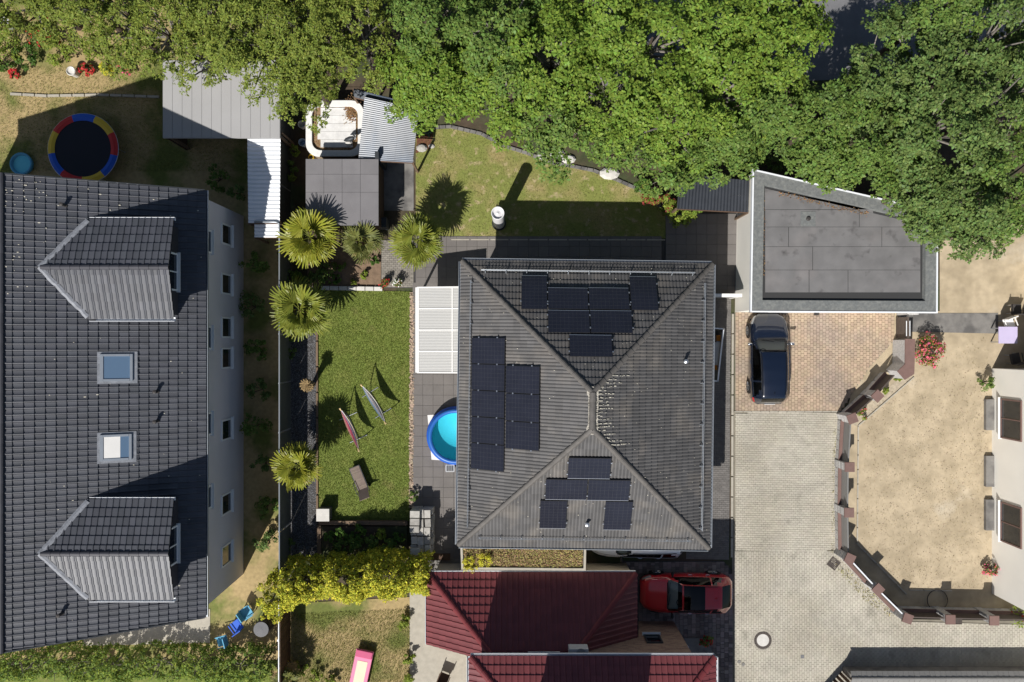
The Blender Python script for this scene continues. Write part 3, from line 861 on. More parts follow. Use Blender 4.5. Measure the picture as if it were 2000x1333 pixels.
def panel(key, x0, y0, x1, y1, cl='x'):
    E = PL[key]; O = E['O'] + E['N'] * 0.14
    cs = [on_plane(a, b, O, E['N']) for a, b in ((x0, y0), (x1, y0), (x1, y1), (x0, y1))]
    uv = [((c - O).dot(E['U']), (c - O).dot(E['V'])) for c in cs]
    u0, u1 = sorted([min(a for a, b in uv) + max(a for a, b in uv[:1] + uv[3:]) * 0, max(a for a, b in uv)])
    us = sorted(a for a, b in uv); vs_ = sorted(b for a, b in uv)
    u0, u1, v0, v1 = (us[0] + us[1]) / 2, (us[2] + us[3]) / 2, (vs_[0] + vs_[1]) / 2, (vs_[2] + vs_[3]) / 2
    g = 0.008; u0 += g; u1 -= g; v0 += g; v1 -= g
    M4 = Matrix.Translation(O + E['U'] * ((u0 + u1) / 2) + E['V'] * ((v0 + v1) / 2)) @ E['R']
    w, h = u1 - u0, v1 - v0
    p = MB().box((0, 0, -0.018), (w, h, 0.035), M4=M4).build('solar_panel', MT['pv_frame'], house)
    MB().box((0, 0, 0.002), (w - 0.03, h - 0.03, 0.005), M4=M4).build('cell_glass', MT['pv'], p)
    nx, ny = (6, 10) if h > w else (10, 6)
    ln = MB()
    for k in range(1, nx): ln.box((-w / 2 + w * k / nx, 0, 0.0052), (0.006, h - 0.04, 0.002), M4=M4)
    for k in range(1, ny): ln.box((0, -h / 2 + h * k / ny, 0.0057), (w - 0.04, 0.006, 0.002), M4=M4)
    ln.build('cell_grid', MT['pv_line'], p, kind='stuff')
    MB().box((0, -h / 2 + 0.012, 0.004), (w, 0.022, 0.006), M4=M4).build('lower_frame', MT['steel'] if key in 'NS' else MT['pv_frame'], p)
    for s, t in ((-1, -0.28), (-1, 0.28), (1, -0.28), (1, 0.28)):
        c = (s * (w / 2 + 0.02), t * h, 0.0) if cl == 'x' else (t * w, s * (h / 2 + 0.02), 0.0)
        MB().box(c, (0.05, 0.05, 0.05), M4=M4).build('clamp', MT['steel'], p)
    return p
for k in range(5): panel('W', 921 - k * 0.4, 660 + k * 51.9, 986 - k * 0.4, 711.4 + k * 51.9)
for k in range(3): panel('W', 987.5 - k * 0.3, 715 + k * 54.8, 1054 - k * 0.5, 769.2 + k * 54.8)
for q in ((1018, 538, 1069, 604), (1231, 540, 1284, 606), (1070, 562, 1149, 604), (1150, 562, 1229, 604.5), (1070, 606, 1152, 650), (1153, 606.5, 1235, 650.5), (1112, 654, 1196, 697)):
    panel('N', *q)
for q in ((1109, 895, 1193, 936), (1065, 937, 1147, 977), (1148, 938, 1230, 978.5), (1054, 978.5, 1107, 1033), (1180, 980, 1234, 1036)):
    panel('S', *q)
def roof_vent(parent, p, mat, r=0.07, h=0.32):
    b = MB().lathe([(r * 1.5, -0.1), (r * 1.4, 0.03), (r, 0.06), (r, h), (r * 1.25, h), (r * 1.25, h + 0.05), (0.001, h + 0.08)], 14, tuple(p))
    return b.build('roof_vent', mat, parent, smooth=False)
roof_vent(house, on_plane(1337, 706, PL['E']['O'], PL['E']['N']), MT['steel'])
roof_vent(house, on_plane(1146, 1022, PL['S']['O'], PL['S']['N']), MT['steel'])
for (px, py) in ((960, 512),):
    pass
# windows and doors of the main house
def window(parent, c, w, h, ang, name='window', frame=None, pane=None, depth=0.06, mull=1):
    """a window at c (centre) on a wall whose outward normal has the heading ang"""
    M4 = Matrix.Translation(c) @ Matrix.Rotation(ang, 4, 'Z')
    f = MB(); t = 0.07
    for (y, z, sy, sz) in ((0, h / 2 - t / 2, w, t), (0, -h / 2 + t / 2, w, t), (-w / 2 + t / 2, 0, t, h - 2 * t), (w / 2 - t / 2, 0, t, h - 2 * t)):
        f.box((0.02, y, z), (depth, sy, sz), M4=M4)
    for k in range(mull): f.box((0.02, -w / 2 + w * (k + 1) / (mull + 1), 0), (depth * 0.8, 0.05, h - 2 * t), M4=M4)
    o = f.build(name, frame or MT['white'], parent)
    MB().box((0.005, 0, 0), (0.02, w - t, h - t), M4=M4).build('pane', pane or MT['pane_dark'], o)
    MB().box((0.06, 0, -h / 2 - 0.03), (0.16, w + 0.1, 0.03), M4=M4).build('sill', MT['white'], o)
    return o
for y in (-2.5, 1.5): window(house, hl(-wx, y, 1.25), 1.9, 2.2, math.pi + rot)
for x in (-3, 0, 3): window(house, hl(x, wy, 1.6), 1.3, 1.2, math.pi / 2 + rot)
for y in (-4, 4): window(house, hl(wx, y, 1.6), 1.3, 1.2, rot)
for x in (-2, 2): window(house, hl(x, -wy, 1.6), 1.2, 1.0, -math.pi / 2 + rot)

# ------------------------------------------------------------ flat-roofed annexe with planted roof beside the main house
zg = 2.7
AX = [P(899, 1068, zg), P(1145, 1071, zg), P(1144, 1115, zg), P(901, 1113, zg)]
AX = [Vector((a.x, a.y, 0)) for a in AX]
annexe = thing('annexe', 'flat annexe with planted sedum roof and pale parapet below the main roof', 'annexe', tuple(AX[0]))
def inset(poly, d):
    c = sum((Vector((p[0], p[1], 0)) for p in poly), Vector((0, 0, 0))) / len(poly)
    out = []
    for p in poly:
        q = Vector((p[0], p[1], 0)); out.append(Vector((q.x + (d if q.x < c.x else -d), q.y + (d if q.y < c.y else -d), 0)))
    return out
AX[0].y = AX[1].y = AX[0].y + 0.02
MB().prism(inset(AX, 0.02), -0.05, zg - 0.25).build('wall', MT['render_white'], annexe)
MB().ring(AX, inset(AX, 0.1), zg - 0.3, zg).build('parapet', MT['kerb'], annexe)
bedp = inset(AX, 0.14)
MB().prism(bedp, zg - 0.24, zg - 0.12).build('planted_bed', MT['sedum_bed'], annexe)
def scatter_leaves(poly, n, z, hz, size, mat, name, parent=None, seed=1, aspect=0.7, jit=0.9, **kw):
    rg = np.random.default_rng(seed); xs = [p[0] for p in poly]; ys = [p[1] for p in poly]
    x = rg.uniform(min(xs), max(xs), n); y = rg.uniform(min(ys), max(ys), n)
    k = np.array([inside(poly, a, b) for a, b in zip(x, y)]); x, y = x[k], y[k]
    d = np.sin(x * 3.1 + y * 2.3) * np.cos(y * 5.1 - x * 1.7) * 0.5 + 0.5
    z_ = z + rg.random(len(x)) * hz * (0.3 + d)
    V, Q = leaves(np.stack([x, y, z_], 1), np.tile([0, 0, 1.0], (len(x), 1)), size, aspect, rg, jit)
    return np_obj(name, V, Q, mat, parent, kind='stuff', **kw)
scatter_leaves(bedp, 5200, zg - 0.12, 0.14, 0.055, MT['sedum'], 'sedum', annexe, 3)
scatter_leaves(bedp, 2200, zg - 0.12, 0.1, 0.05, MT['sedum_red'], 'red_sedum', annexe, 4)

def shrub(name, label, c, r, h, mat, n=500, size=0.07, cat='shrub', seed=1, group=None, flowers=None, aspect=0.65, z0=0.0, stem=True, nf=60):
    """a bush: stems and a crown of leaves, with blossom if it has any"""
    rg = np.random.default_rng(seed)
    t = thing(name, label, cat, (c[0], c[1], c[2]), group=group)
    C, Pp, Nn = crown_points((c[0], c[1], c[2] + h * 0.5), r * 0.8, h * 0.45, max(12, int(n / 36)), 44, rg, rc=(r * 0.2, r * 0.36), low=-0.4, fixed=True)
    V, Q = leaves(Pp, Nn, size, aspect, rg, 0.7)
    np_obj('foliage', V, Q, mat, t)
    mb = MB()
    for k in range(min(7, len(C))):
        mb.tube([(c[0], c[1], c[2] - 0.02), tuple((np.array([c[0], c[1], c[2]]) * 0.4 + C[k] * 0.6)), tuple(C[k])], [0.02, 0.014, 0.006], 5)
    mb.build('stem', MT['bark'], t)
    if flowers is not None:
        idx = rg.choice(len(Pp), min(nf, len(Pp)), replace=False)
        V, Q = leaves(Pp[idx] + Nn[idx] * 0.04, Nn[idx], size * 1.1, 0.9, rg, 0.4)
        np_obj('blossom', V, Q, flowers, t)
    return t
shrub('round_shrub', 'round yellow green cushion shrub in the corner of the planted roof', P(916, 1099, zg - 0.12), 0.36, 0.4, MT['leaf_gold'], 700, 0.05, seed=21)
shrub('round_shrub', 'round yellow green cushion shrub nearer the eave on the planted roof', P(948, 1091, zg - 0.12), 0.38, 0.4, MT['leaf_gold'], 750, 0.05, seed=22)

# ------------------------------------------------------------ patio roof, pool and terrace things
zp = 2.15
pr = thing('patio_roof', 'white framed translucent patio roof leaning on the house wall', 'patio roof', tuple(P(858, 645)))
x0, x1 = P(815, 0, zp).x, P(905, 0, zp).x; y0, y1 = P(0, 562, zp).y, P(0, 728, zp).y
sl = 0.35
def zr_(x): return zp + (x - x0) / (x1 - x0) * sl
fr = MB()
def bar(a, b, w=0.07, h=0.07, up=0.0):
    a, b = Vector(a), Vector(b); d = b - a; L_ = d.length; X = d.normalized(); Z = Vector((0, 0, 1)) - X * X.z; Z.normalize(); Y = Z.cross(X)
    M4 = Matrix.Translation((a + b) / 2 + Z * up) @ Matrix((X, Y, Z)).transposed().to_4x4()
    fr.box((0, 0, 0), (L_, w, h), M4=M4)
for k in range(5):
    y = y0 + (y1 - y0) * k / 4
    bar((x0, y, zr_(x0)), (x1, y, zr_(x1)), 0.055, 0.09, 0.01)
    o = fr.build('rafter', MT['white'], pr); fr = MB()
bar((x0, y0, zp), (x0, y1, zp), 0.16, 0.13); fr.build('gutter_beam', MT['white'], pr); fr = MB()
xm = x0 + (x1 - x0) * 0.77
bar((xm, y0, zr_(xm)), (xm, y1, zr_(xm)), 0.05, 0.05, 0.03); fr.build('purlin', MT['white'], pr); fr = MB()
for k in range(4):
    ya, yb = y0 + (y1 - y0) * k / 4 - 0.03, y0 + (y1 - y0) * (k + 1) / 4 + 0.03
    for xa, xb in ((x0 + 0.09, xm - 0.027), (xm + 0.027, x1)):
        mb = MB(); n = 26
        for q in range(n + 1):
            y = ya + (yb - ya) * q / n; dz_ = 0.008 if q % 2 else 0.0
            mb.v += [(xa, y, zr_(xa) + 0.02 + dz_), (xb, y, zr_(xb) + 0.02 + dz_)]
        for q in range(n): mb.f.append((2 * q, 2 * q + 1, 2 * q + 3, 2 * q + 2)[::-1])
        mb.build('roof_sheet', POLYC, pr)
for y in (y0 - 0.04, y1 + 0.04):
    MB().box((x0, y, zp / 2 - 0.02), (0.09, 0.09, zp)).build('post', MT['white'], pr)

zpool = 0.76
pc = P(889, 853, zpool); R_ = 54 / (F / (H - zpool))
pool = thing('paddling_pool', 'round blue inflatable pool filled with turquoise water', 'pool', (pc.x, pc.y, 0.02))
MB().lathe([(R_ * 0.86, 0.06), (R_ * 0.98, 0.0), (R_ * 1.06, 0.12), (R_ * 1.07, 0.35), (R_ * 1.02, 0.62), (R_ * 0.97, zpool - 0.12)], 48, (pc.x, pc.y, 0.02)).build('pool_wall', MT['c_blue'], pool, smooth=True)
rr = R_ * 0.92
MB().lathe([(rr + 0.105 * math.cos(t), zpool - 0.1 + 0.105 * math.sin(t)) for t in [k * 2 * math.pi / 12 for k in range(13)]], 48, (pc.x, pc.y, 0.02)).build('inflated_ring', MT['cushion_blue'], pool, smooth=True)
MB().lathe([(rr - 0.08, zpool - 0.12), (R_ * 0.9, 0.1), (0.001, 0.08)], 48, (pc.x, pc.y, 0.02)).build('liner', MT['pool_liner'], pool, smooth=True)
MB().lathe([(rr - 0.07, zpool - 0.2), (0.001, zpool - 0.2)], 48, (pc.x, pc.y, 0.02)).build('water', WATER, pool)
tq = [P(835, 811), P(944, 806), P(948, 905), P(843, 898)]
MB().prism([(p.x, p.y) for p in tq], 0.031, 0.04).build('ground_sheet', MT['tarp_white'], label='white ground sheet spread beneath the blue pool', cat='tarp')
fp = P(879, 915, 0.3)
ft = thing('pool_filter', 'small white basket frame standing on the terrace beside the pool', 'pool filter', (fp.x, fp.y, 0.03))
MB().box((fp.x, fp.y, 0.16), (0.36, 0.24, 0.26)).build('body', MT['dark_steel'], ft, bevel=0.02)
q = MB()
for k in range(5): q.box((fp.x - 0.18 + 0.09 * k, fp.y, 0.32), (0.02, 0.3, 0.03))
for s in (-1, 1): q.box((fp.x, fp.y + s * 0.16, 0.32), (0.42, 0.03, 0.035))
for s in (-1, 1): q.box((fp.x + s * 0.2, fp.y, 0.31), (0.03, 0.28, 0.04))
q.build('lid_frame', MT['plastic_grey'], ft)

# tall column on the back lawn
cb = P(974.5, 437.5)
colm = thing('column', 'tall pale grey cylindrical cover with sunken cone top on the back lawn', 'column', (cb.x, cb.y, 0))
MB().lathe([(0.34, 0.0), (0.34, 0.2), (0.3, 0.24)], 32, (cb.x, cb.y, 0)).build('base', MT['dark_steel'], colm, smooth=True)
MB().lathe([(0.275, 0.2), (0.275, 3.3), (0.265, 3.34), (0.25, 3.34), (0.245, 3.3), (0.19, 3.2), (0.001, 3.38)], 32, (cb.x, cb.y, 0)).build('cover', MT['column_grey'], colm, smooth=True)
MB().lathe([(0.28, 3.28), (0.292, 3.3), (0.292, 3.36), (0.265, 3.36), (0.262, 3.3)], 32, (cb.x, cb.y, 0)).build('rim', MT['column_white'], colm, smooth=True)

# hammocks
def hammock(label, e0, e1, cols, zt=1.22):
    a, b = P(*e0, zt), P(*e1, zt); c = (a + b) / 2; d = (b - a); L_ = d.length; X = d.normalized(); Y = Vector((-X.y, X.x, 0))
    t = thing('hammock', label, 'hammock', (c.x, c.y, 0), group='hammocks on the side lawn')
    def pt(s, w, z): return c + X * s + Y * w + Vector((0, 0, z - zt))
    fb = MB().tube([pt(-L_ * 0.27, -0.04, 0.06), pt(L_ * 0.27, -0.04, 0.06)], 0.022, 8)
    fb.build('base_bar', MT['hammock_steel'], t)
    for s in (-1, 1):
        MB().tube([pt(s * L_ * 0.27, 0.42, 0.03), pt(s * L_ * 0.27, -0.5, 0.03)], 0.018, 8).build('foot_bar', MT['steel'], t)
        MB().tube([pt(s * L_ * 0.25, -0.04, 0.06), pt(s * L_ * 0.36, -0.04, 0.35), pt(s * L_ * 0.47, -0.02, 1.0), pt(s * L_ * 0.5, 0, zt)], 0.02, 8).build('arm', MT['hammock_steel'], t)
        MB().tube([pt(s * L_ * 0.5, 0, zt), pt(s * L_ * 0.44, 0, zt - 0.06)], [0.05, 0.03], 6).build('rope', MT['rope'], t)
    n = 22; m = len(cols)
    for j in range(m):
        mb = MB()
        for i in range(n + 1):
            s = -1 + 2 * i / n
            z = 0.62 + (zt - 0.08 - 0.62) * abs(s) ** 1.8
            w = 0.115 * (1 - abs(s) ** 1.7) + 0.02
            for q in (j / m, (j + 1) / m):
                v = q * 2 - 1
                mb.v.append(tuple(pt(s * L_ * 0.45, v * w, z + 0.34 * (1 - abs(s) ** 2) * v * v)))
        for i in range(n): mb.f.append((2 * i, 2 * i + 1, 2 * i + 3, 2 * i + 2))
        mb.build('cloth_stripe', MT[cols[j]], t, smooth=True)
    return t
hammock('blue and white striped hammock on a low steel stand', (704.4, 751), (753.5, 828.5), ['c_sky', 'c_blue_light', 'white', 'c_lilac', 'c_cream', 'c_teal', 'c_blue_light', 'c_cream', 'c_cream', 'c_lilac'])
hammock('pink and magenta striped hammock on a low steel stand', (663.5, 797.5), (701.2, 882), ['c_cream', 'c_pink', 'c_magenta', 'c_lilac', 'c_blue_light', 'c_teal', 'white', 'c_cream', 'c_cream', 'c_pink'])

# lounger
la, lb = P(691.5, 913, 0.4), P(709.5, 957, 0.4)
c = (la + lb) / 2; X = (lb - la).normalized(); ang = math.atan2(X.y, X.x)
lg = thing('sun_lounger', 'brown woven sun lounger with raised back on the side lawn', 'lounger', (c.x, c.y, 0.0), ang)
LL = (lb - la).length
q = MB()
for s in (-1, 1): q.box((0, s * 0.25, 0.36), (LL, 0.04, 0.06))
for s in (-1, 1): q.box((s * LL / 2, 0, 0.36), (0.04, 0.54, 0.06))
q.build('frame', MT['dark_steel'], lg, local=True)
me_ = MB().box((0, 0, 0), (0.045, 0.47, 0.02)).mesh('slat', MT['wicker'])
for k in range(23):
    o = bpy.data.objects.new('slat', me_); link(o, lg); o.location = (-LL / 2 + 0.03 + k * (LL - 0.06) / 22, 0, 0.395)
for sx in (-1, 1):
    for sy in (-1, 1):
        MB().box((sx * (LL / 2 - 0.12), sy * 0.24, 0.17), (0.045, 0.045, 0.34)).build('leg', MT['dark_steel'], lg, local=True)
bm_ = Matrix.Translation((LL / 2 - 0.05, 0, 0.38)) @ Matrix.Rotation(math.radians(-48), 4, 'Y')
MB().box((0.33, 0, 0), (0.66, 0.5, 0.03), M4=bm_).build('backrest', MT['wicker'], lg, local=True)
for s in (-1, 1):
    MB().tube([(LL / 2 - 0.5, s * 0.3, 0.36), (LL / 2 - 0.45, s * 0.31, 0.58), (LL / 2 + 0.05, s * 0.31, 0.6), (LL / 2 + 0.2, s * 0.29, 0.5)], 0.018, 6).build('armrest', MT['dark_steel'], lg, local=True)
    MB().tube([(LL / 2 - 0.1, s * 0.27, 0.1), (LL / 2 - 0.1, s * 0.33, 0.1)], 0.1, 14).build('wheel', MT['tyre'], lg, local=True)

# stone cube, raised bed, block pile
sc = P(630.5, 1006.5, 0.7)
sb = thing('stone_box', 'small storage box with pale stone top in the lawn corner', 'box', (sc.x, sc.y, 0))
MB().box((sc.x, sc.y, 0.31), (0.58, 0.56, 0.66)).build('body', MT['slab_old'], sb, bevel=0.015)
MB().box((sc.x, sc.y, 0.68), (0.62, 0.6, 0.07)).build('top_slab', MT['stone_white'], sb, bevel=0.01)
bed = thing('raised_bed', 'vegetable bed framed by grey timber sleepers beside the block pile', 'garden bed', tuple(P(708, 1050)))
for a, b in (((622, 1022), (668, 1022)), ((668, 1022), (722, 1022)), ((722, 1022), (796, 1023)), ((623, 1026), (623, 1082))):
    pa, pb = P(*a, 0.25), P(*b, 0.25); d = pb - pa
    MB().box(((pa.x + pb.x) / 2, (pa.y + pb.y) / 2, 0.12), (d.length - 0.01, 0.2, 0.28), math.atan2(d.y, d.x)).build('sleeper', MT['wood'], bed, bevel=0.01)
MB().prism([tuple(p)[:2] for p in G([(627, 1027), (796, 1027), (796, 1084), (627, 1084)])], -0.02, 0.16).build('soil', MT['soil'], bed)
rg1 = random.Random(4)
for k, (a, b, r, mt) in enumerate([(645, 1045, .3, 'leaf_bush'), (668, 1040, .34, 'leaf_bush'), (665, 1064, .42, 'leaf_mid'), (690, 1050, .4, 'leaf_bush'), (706, 1034, .3, 'leaf_bush'), (700, 1066, .42, 'leaf_mid'), (727, 1055, .4, 'leaf_mid'), (748, 1040, .3, 'leaf_hedge'), (756, 1064, .44, 'leaf_mid'), (780, 1050, .32, 'leaf_bush')]):
    shrub('vegetable_plant', 'leafy green vegetable plant growing in the timber framed bed', P(a, b, 0.14), r, 0.55 + 0.2 * rg1.random(), MT[mt], 500, 0.09, 'plant', 60 + k, 'vegetable plants in the raised bed')

bp_ = P(823, 1040)
pile = thing('block_pile', 'stacked pile of pale cut stone blocks at the terrace corner', 'stone pile', (bp_.x, bp_.y, 0))
rg1 = random.Random(9)
x0, x1 = P(800, 0, 1.2).x, P(846, 0, 0.9).x; y0, y1 = P(0, 998, 1.2).y, P(0, 1084, 1.2).y
for lay in range(5):
    z = 0.13 + lay * 0.25
    nx = 3 if lay % 2 else 2
    for i in range(nx):
        n = 5 if lay % 2 else 6
        for j in range(n):
            if lay == 4 and (rg1.random() < 0.35 or i == nx - 1): continue
            w = (x1 - x0 - 0.1 * (lay > 2)) / nx; h = abs(y1 - y0) / n
            MB().box((x0 + (i + 0.5) * w + rg1.gauss(0, 0.012), y0 - (j + 0.5) * h + rg1.gauss(0, 0.012), z), (w - 0.03 - 0.03 * rg1.random(), h - 0.02 - 0.03 * rg1.random(), 0.235), rg1.gauss(0, 0.03)).build('stone_block', MT['stone_block'], pile, bevel=0.012)
MB().box((P(858, 1086).x, P(858, 1086).y, 0.2), (1.1, 0.32, 0.06)).build('bench', MT['wood_dark'], label='dark wooden bench board beside the stone pile', cat='bench')
shrub('potted_plant', 'small bushy plant growing beside the pebble strip and stone pile', P(808, 968), 0.26, 0.6, MT['leaf_mid'], 350, 0.06, 'plant', 71)

# pots on the path
for (a, b, lab, fl, sd_) in ((754, 554, 'terracotta pot with red flowers at the edge of the path', 'flower_red', 81), (779, 554, 'terracotta pot with pale flowers next to the terrace', 'flower_white', 82)):
    c = P(a, b)
    t = thing('flower_pot', lab, 'flower pot', (c.x, c.y, 0.02))
    MB().lathe([(0.001, 0), (0.13, 0), (0.18, 0.26), (0.2, 0.27), (0.2, 0.31), (0.175, 0.31), (0.16, 0.26), (0.001, 0.25)], 18, (c.x, c.y, 0.02)).build('pot', MT['terracotta'], t, smooth=False)
    rg = np.random.default_rng(sd_)
    C, Pp, Nn = crown_points((c.x, c.y, 0.45), 0.2, 0.16, 12, 26, rg, rc=(0.08, 0.14), fixed=True)
    V, Q = leaves(Pp, Nn, 0.06, 0.6, rg); np_obj('foliage', V, Q, MT['leaf_bush'], t)
    V, Q = leaves(Pp[::9], Nn[::9] + np.array([0, 0, 1.0]), 0.06, 0.9, rg, 0.3); V[:, 2] += 0.05; np_obj('blossom', V, Q, MT[fl], t)

# planting bed greenery
sheet('planting_bed', G([(600, 476), (744, 476), (744, 562), (600, 562)]), -0.006, M('bed_soil', (0.19, 0.13, 0.085), noise=0.25, nscale=5, bump=0.8, bscale=20))
for k, (a, b, r, h, mt) in enumerate([(655, 545, .34, .5, 'leaf_bush'), (632, 552, .3, .5, 'leaf_mid'), (640, 528, .4, .7, 'leaf_mid'), (732, 510, .22, .4, 'leaf_bush'), (712, 538, .2, .35, 'leaf_hedge'), (693, 552, .16, .25, 'leaf_hedge'), (664, 525, .32, .5, 'leaf_mid'), (612, 545, .4, .9, 'leaf_deep')]):
    shrub('bed_plant', 'low leafy green plant in the bed under the palms', P(a, b), r, h, MT[mt], 420, 0.07, 'plant', 90 + k, 'plants in the bed under the palms')
for k, (a, b, r, h, mt) in enumerate([(572, 690, .35, .6, 'leaf_deep'), (575, 570, .4, .9, 'leaf_deep'), (560, 505, .4, .8, 'leaf_mid'), (566, 545, .4, .9, 'leaf_deep'), (590, 548, .45, .8, 'leaf_mid'), (622, 540, .4, .7, 'leaf_deep'), (566, 660, .3, .5, 'leaf_mid'), (570, 1060, .35, .7, 'leaf_deep')]):
    shrub('bed_plant', 'dark green bush growing against the boundary fence in the gravel', P(a, b), r, h, MT[mt], 420, 0.07, 'plant', 190 + k, 'bushes at the boundary fence')

# ------------------------------------------------------------ fan palms
def frond_mesh(name, pet, fan, mat, seed, nseg=26, droop=0.25):
    """one fan leaf: a stalk along +X and narrow folded blades spread round its end"""
    rg = random.Random(seed); V = []; Fc = []
    i = 0
    for k in range(nseg):
        a = math.radians(-140 + 280 * k / (nseg - 1) + rg.gauss(0, 2.0))
        L_ = fan * (0.78 + 0.22 * math.cos(a * 0.55)) * rg.uniform(0.9, 1.06)
        d = Vector((math.cos(a), math.sin(a), 0)); s = Vector((-d.y, d.x, 0))
        wb = math.radians(280 / nseg) * 0.72
        for f, wf, zf in ((0.05, 0.05, 0.0), (0.45, 0.45 * wb / 0.9, -0.02), (0.75, 0.30 * wb / 0.9, -0.10), (1.0, 0.02, -1.0)):
            c = Vector((pet, 0, 0)) + d * (L_ * f); w = L_ * wf
            z = droop * L_ * zf * rg.uniform(0.7, 1.3) * 0.6
            V += [tuple(c - s * w + Vector((0, 0, z))), tuple(c + Vector((0, 0, z - w * 0.5))), tuple(c + s * w + Vector((0, 0, z)))]
        for q in range(3):
            b = i + 3 * q
            Fc += [(b, b + 1, b + 4, b + 3), (b + 1, b + 2, b + 5, b + 4)]
        i += 12
    me = bpy.data.meshes.new(name); me.from_pydata(V, [], Fc); me.materials.append(mat)
    return me
def petiole_mesh(pet):
    return MB().tube([(0, 0, 0), (pet * 0.5, 0, 0.02), (pet * 1.04, 0, 0)], [0.022, 0.016, 0.012], 5).mesh('stalk', MT['petiole'])
FR = {}
DEADF = frond_mesh('withered_frond', 0.5, 0.55, MT['frond_dead'], 55, 20, 0.5)
def palm(label, px, py, zc, R, seed, n=30, mat='frond', lean=(0, 0), group=None):
    c = P(px, py, zc); rg = random.Random(seed)
    base = Vector((c.x + lean[0], c.y + lean[1], 0))
    t = thing('fan_palm', label, 'palm', tuple(base), group=group)
    MB().tube([base - Vector((0, 0, 0.05)), base.lerp(c, 0.5), c - Vector((0, 0, 0.25)), c], [0.16, 0.12, 0.13, 0.07], 10).build('trunk', MT['palm_trunk'], t)
    key = (round(R, 2), mat)
    if key not in FR:
        FR[key] = ([frond_mesh('frond', R * (0.42 + 0.05 * s), R * (0.62 - 0.06 * s), MT[mat], 100 + s, 28, 0.2 + 0.12 * s) for s in range(3)], petiole_mesh(R * 0.42))
    fm, pm = FR[key]
    n = int(n * 0.72)
    for k in range(n):
        f = k / (n - 1)
        el = math.radians(70 - 92 * f ** 0.7 + rg.gauss(0, 6)); az = k * 2.39996 + rg.gauss(0, 0.15)
        M4 = Matrix.Translation(c + Vector((0, 0, -0.1 * f))) @ Matrix.Rotation(az, 4, 'Z') @ Matrix.Rotation(-el, 4, 'Y') @ Matrix.Rotation(rg.gauss(0, 0.4), 4, 'X') @ Matrix.Scale(rg.uniform(0.78, 1.08), 4)
        # the fan hangs from the stalk a little
        dead = k >= n - 3 and seed != 3
        o = inst('withered_frond' if dead else 'frond', DEADF if dead else fm[k % 3], M4, t)
        s = bpy.data.objects.new('stalk', pm); link(s, o)
    if seed % 2 == 0:
        mb = MB()
        for k in range(16):
            a = rg.uniform(0, 6.28); d = Vector((math.cos(a), math.sin(a), 0)) * 0.22
            mb.tube([c - Vector((0, 0, 0.15)), c + d - Vector((0, 0, 0.4)), c + d * 1.1 - Vector((0, 0, 0.9))], [0.03, 0.05, 0.01], 4)
        mb.build('dead_skirt', MT['frond_dead'], t)
    return t
palm('large sunlit yellow green fan palm overhanging the grey shed roof', 606, 464, 2.45, 1.5, 1, 34)
palm('smaller shaded fan palm between the two big palms at the planting bed', 704, 470, 1.75, 1.05, 2, 24, 'frond_dull')
palm('yellow green fan palm casting its round shadow on the back lawn', 816, 470, 2.4, 1.36, 3, 30, 'frond_mid')
palm('broad fan palm at the top corner of the side lawn', 586, 606, 2.2, 1.52, 4, 34, 'frond_mid')
palm('yellow green fan palm standing alone in the gravel bed', 583, 910, 2.3, 1.2, 5, 28)
palm('small fan palm beside the brown board fence', 560, 1326, 1.1, 0.8, 6, 18, 'frond_dull')
# leafless palm stump
c = P(600, 752, 1.5); b = P(611, 752)
t = thing('palm_stump', 'dry fibrous palm trunk with a few withered leaves in the gravel bed', 'palm trunk', (b.x, b.y, 0))
MB().tube([b, b.lerp(c, 0.4), b.lerp(c, 0.85), c], [0.11, 0.12, 0.16, 0.08], 10).build('trunk', MT['palm_trunk'], t)
rg2 = random.Random(3)
fm = frond_mesh('withered_frond', 0.1, 0.28, MT['frond_dead'], 7, 10, 0.5)
for k in range(9):
    inst('withered_frond', fm, Matrix.Translation(c) @ Matrix.Rotation(k * 0.9, 4, 'Z') @ Matrix.Rotation(math.radians(-70 + 12 * k), 4, 'Y'), t)

# ------------------------------------------------------------ tub, sheds and lean-to roofs at the back
zt = 1.0
def rrect(x0, y0, x1, y1, r, n=7):
    out = []
    for cx, cy, a in ((x1 - r, y1 - r, 0), (x0 + r, y1 - r, 90), (x0 + r, y0 + r, 180), (x1 - r, y0 + r, 270)):
        for k in range(n):
            t = math.radians(a + 90 * k / (n - 1)); out.append((cx + r * math.cos(t), cy + r * math.sin(t)))
    return out
a, b = P(597, 306, zt), P(711, 196, zt)
tub = thing('basin', 'empty rounded white basin with board floor under the tree', 'basin', ((a.x + b.x) / 2, (a.y + b.y) / 2, 0))
oo = rrect(a.x, a.y, b.x, b.y, 0.62); ii = rrect(a.x + 0.3, a.y + 0.3, b.x - 0.3, b.y - 0.3, 0.42)
MB().ring(oo, ii, zt - 0.12, zt).build('rim', MT['tub_rim'], tub, bevel=0.02)
MB().ring(rrect(a.x + 0.04, a.y + 0.04, b.x - 0.04, b.y - 0.04, 0.6), rrect(a.x + 0.22, a.y + 0.22, b.x - 0.22, b.y - 0.22, 0.43), -0.02, zt - 0.13).build('wall', M('tub_wall', (0.3, 0.24, 0.17), noise=0.15), tub)
flo = rrect(a.x + 0.2, a.y + 0.2, b.x - 0.2, b.y - 0.2, 0.45)
MB().prism(flo, 0.7, 0.83).build('floor', M('tub_sand', (0.26, 0.18, 0.1), noise=0.3, nscale=6), tub)
ya, yb = a.y + 0.46, b.y - 0.32; nb = 5
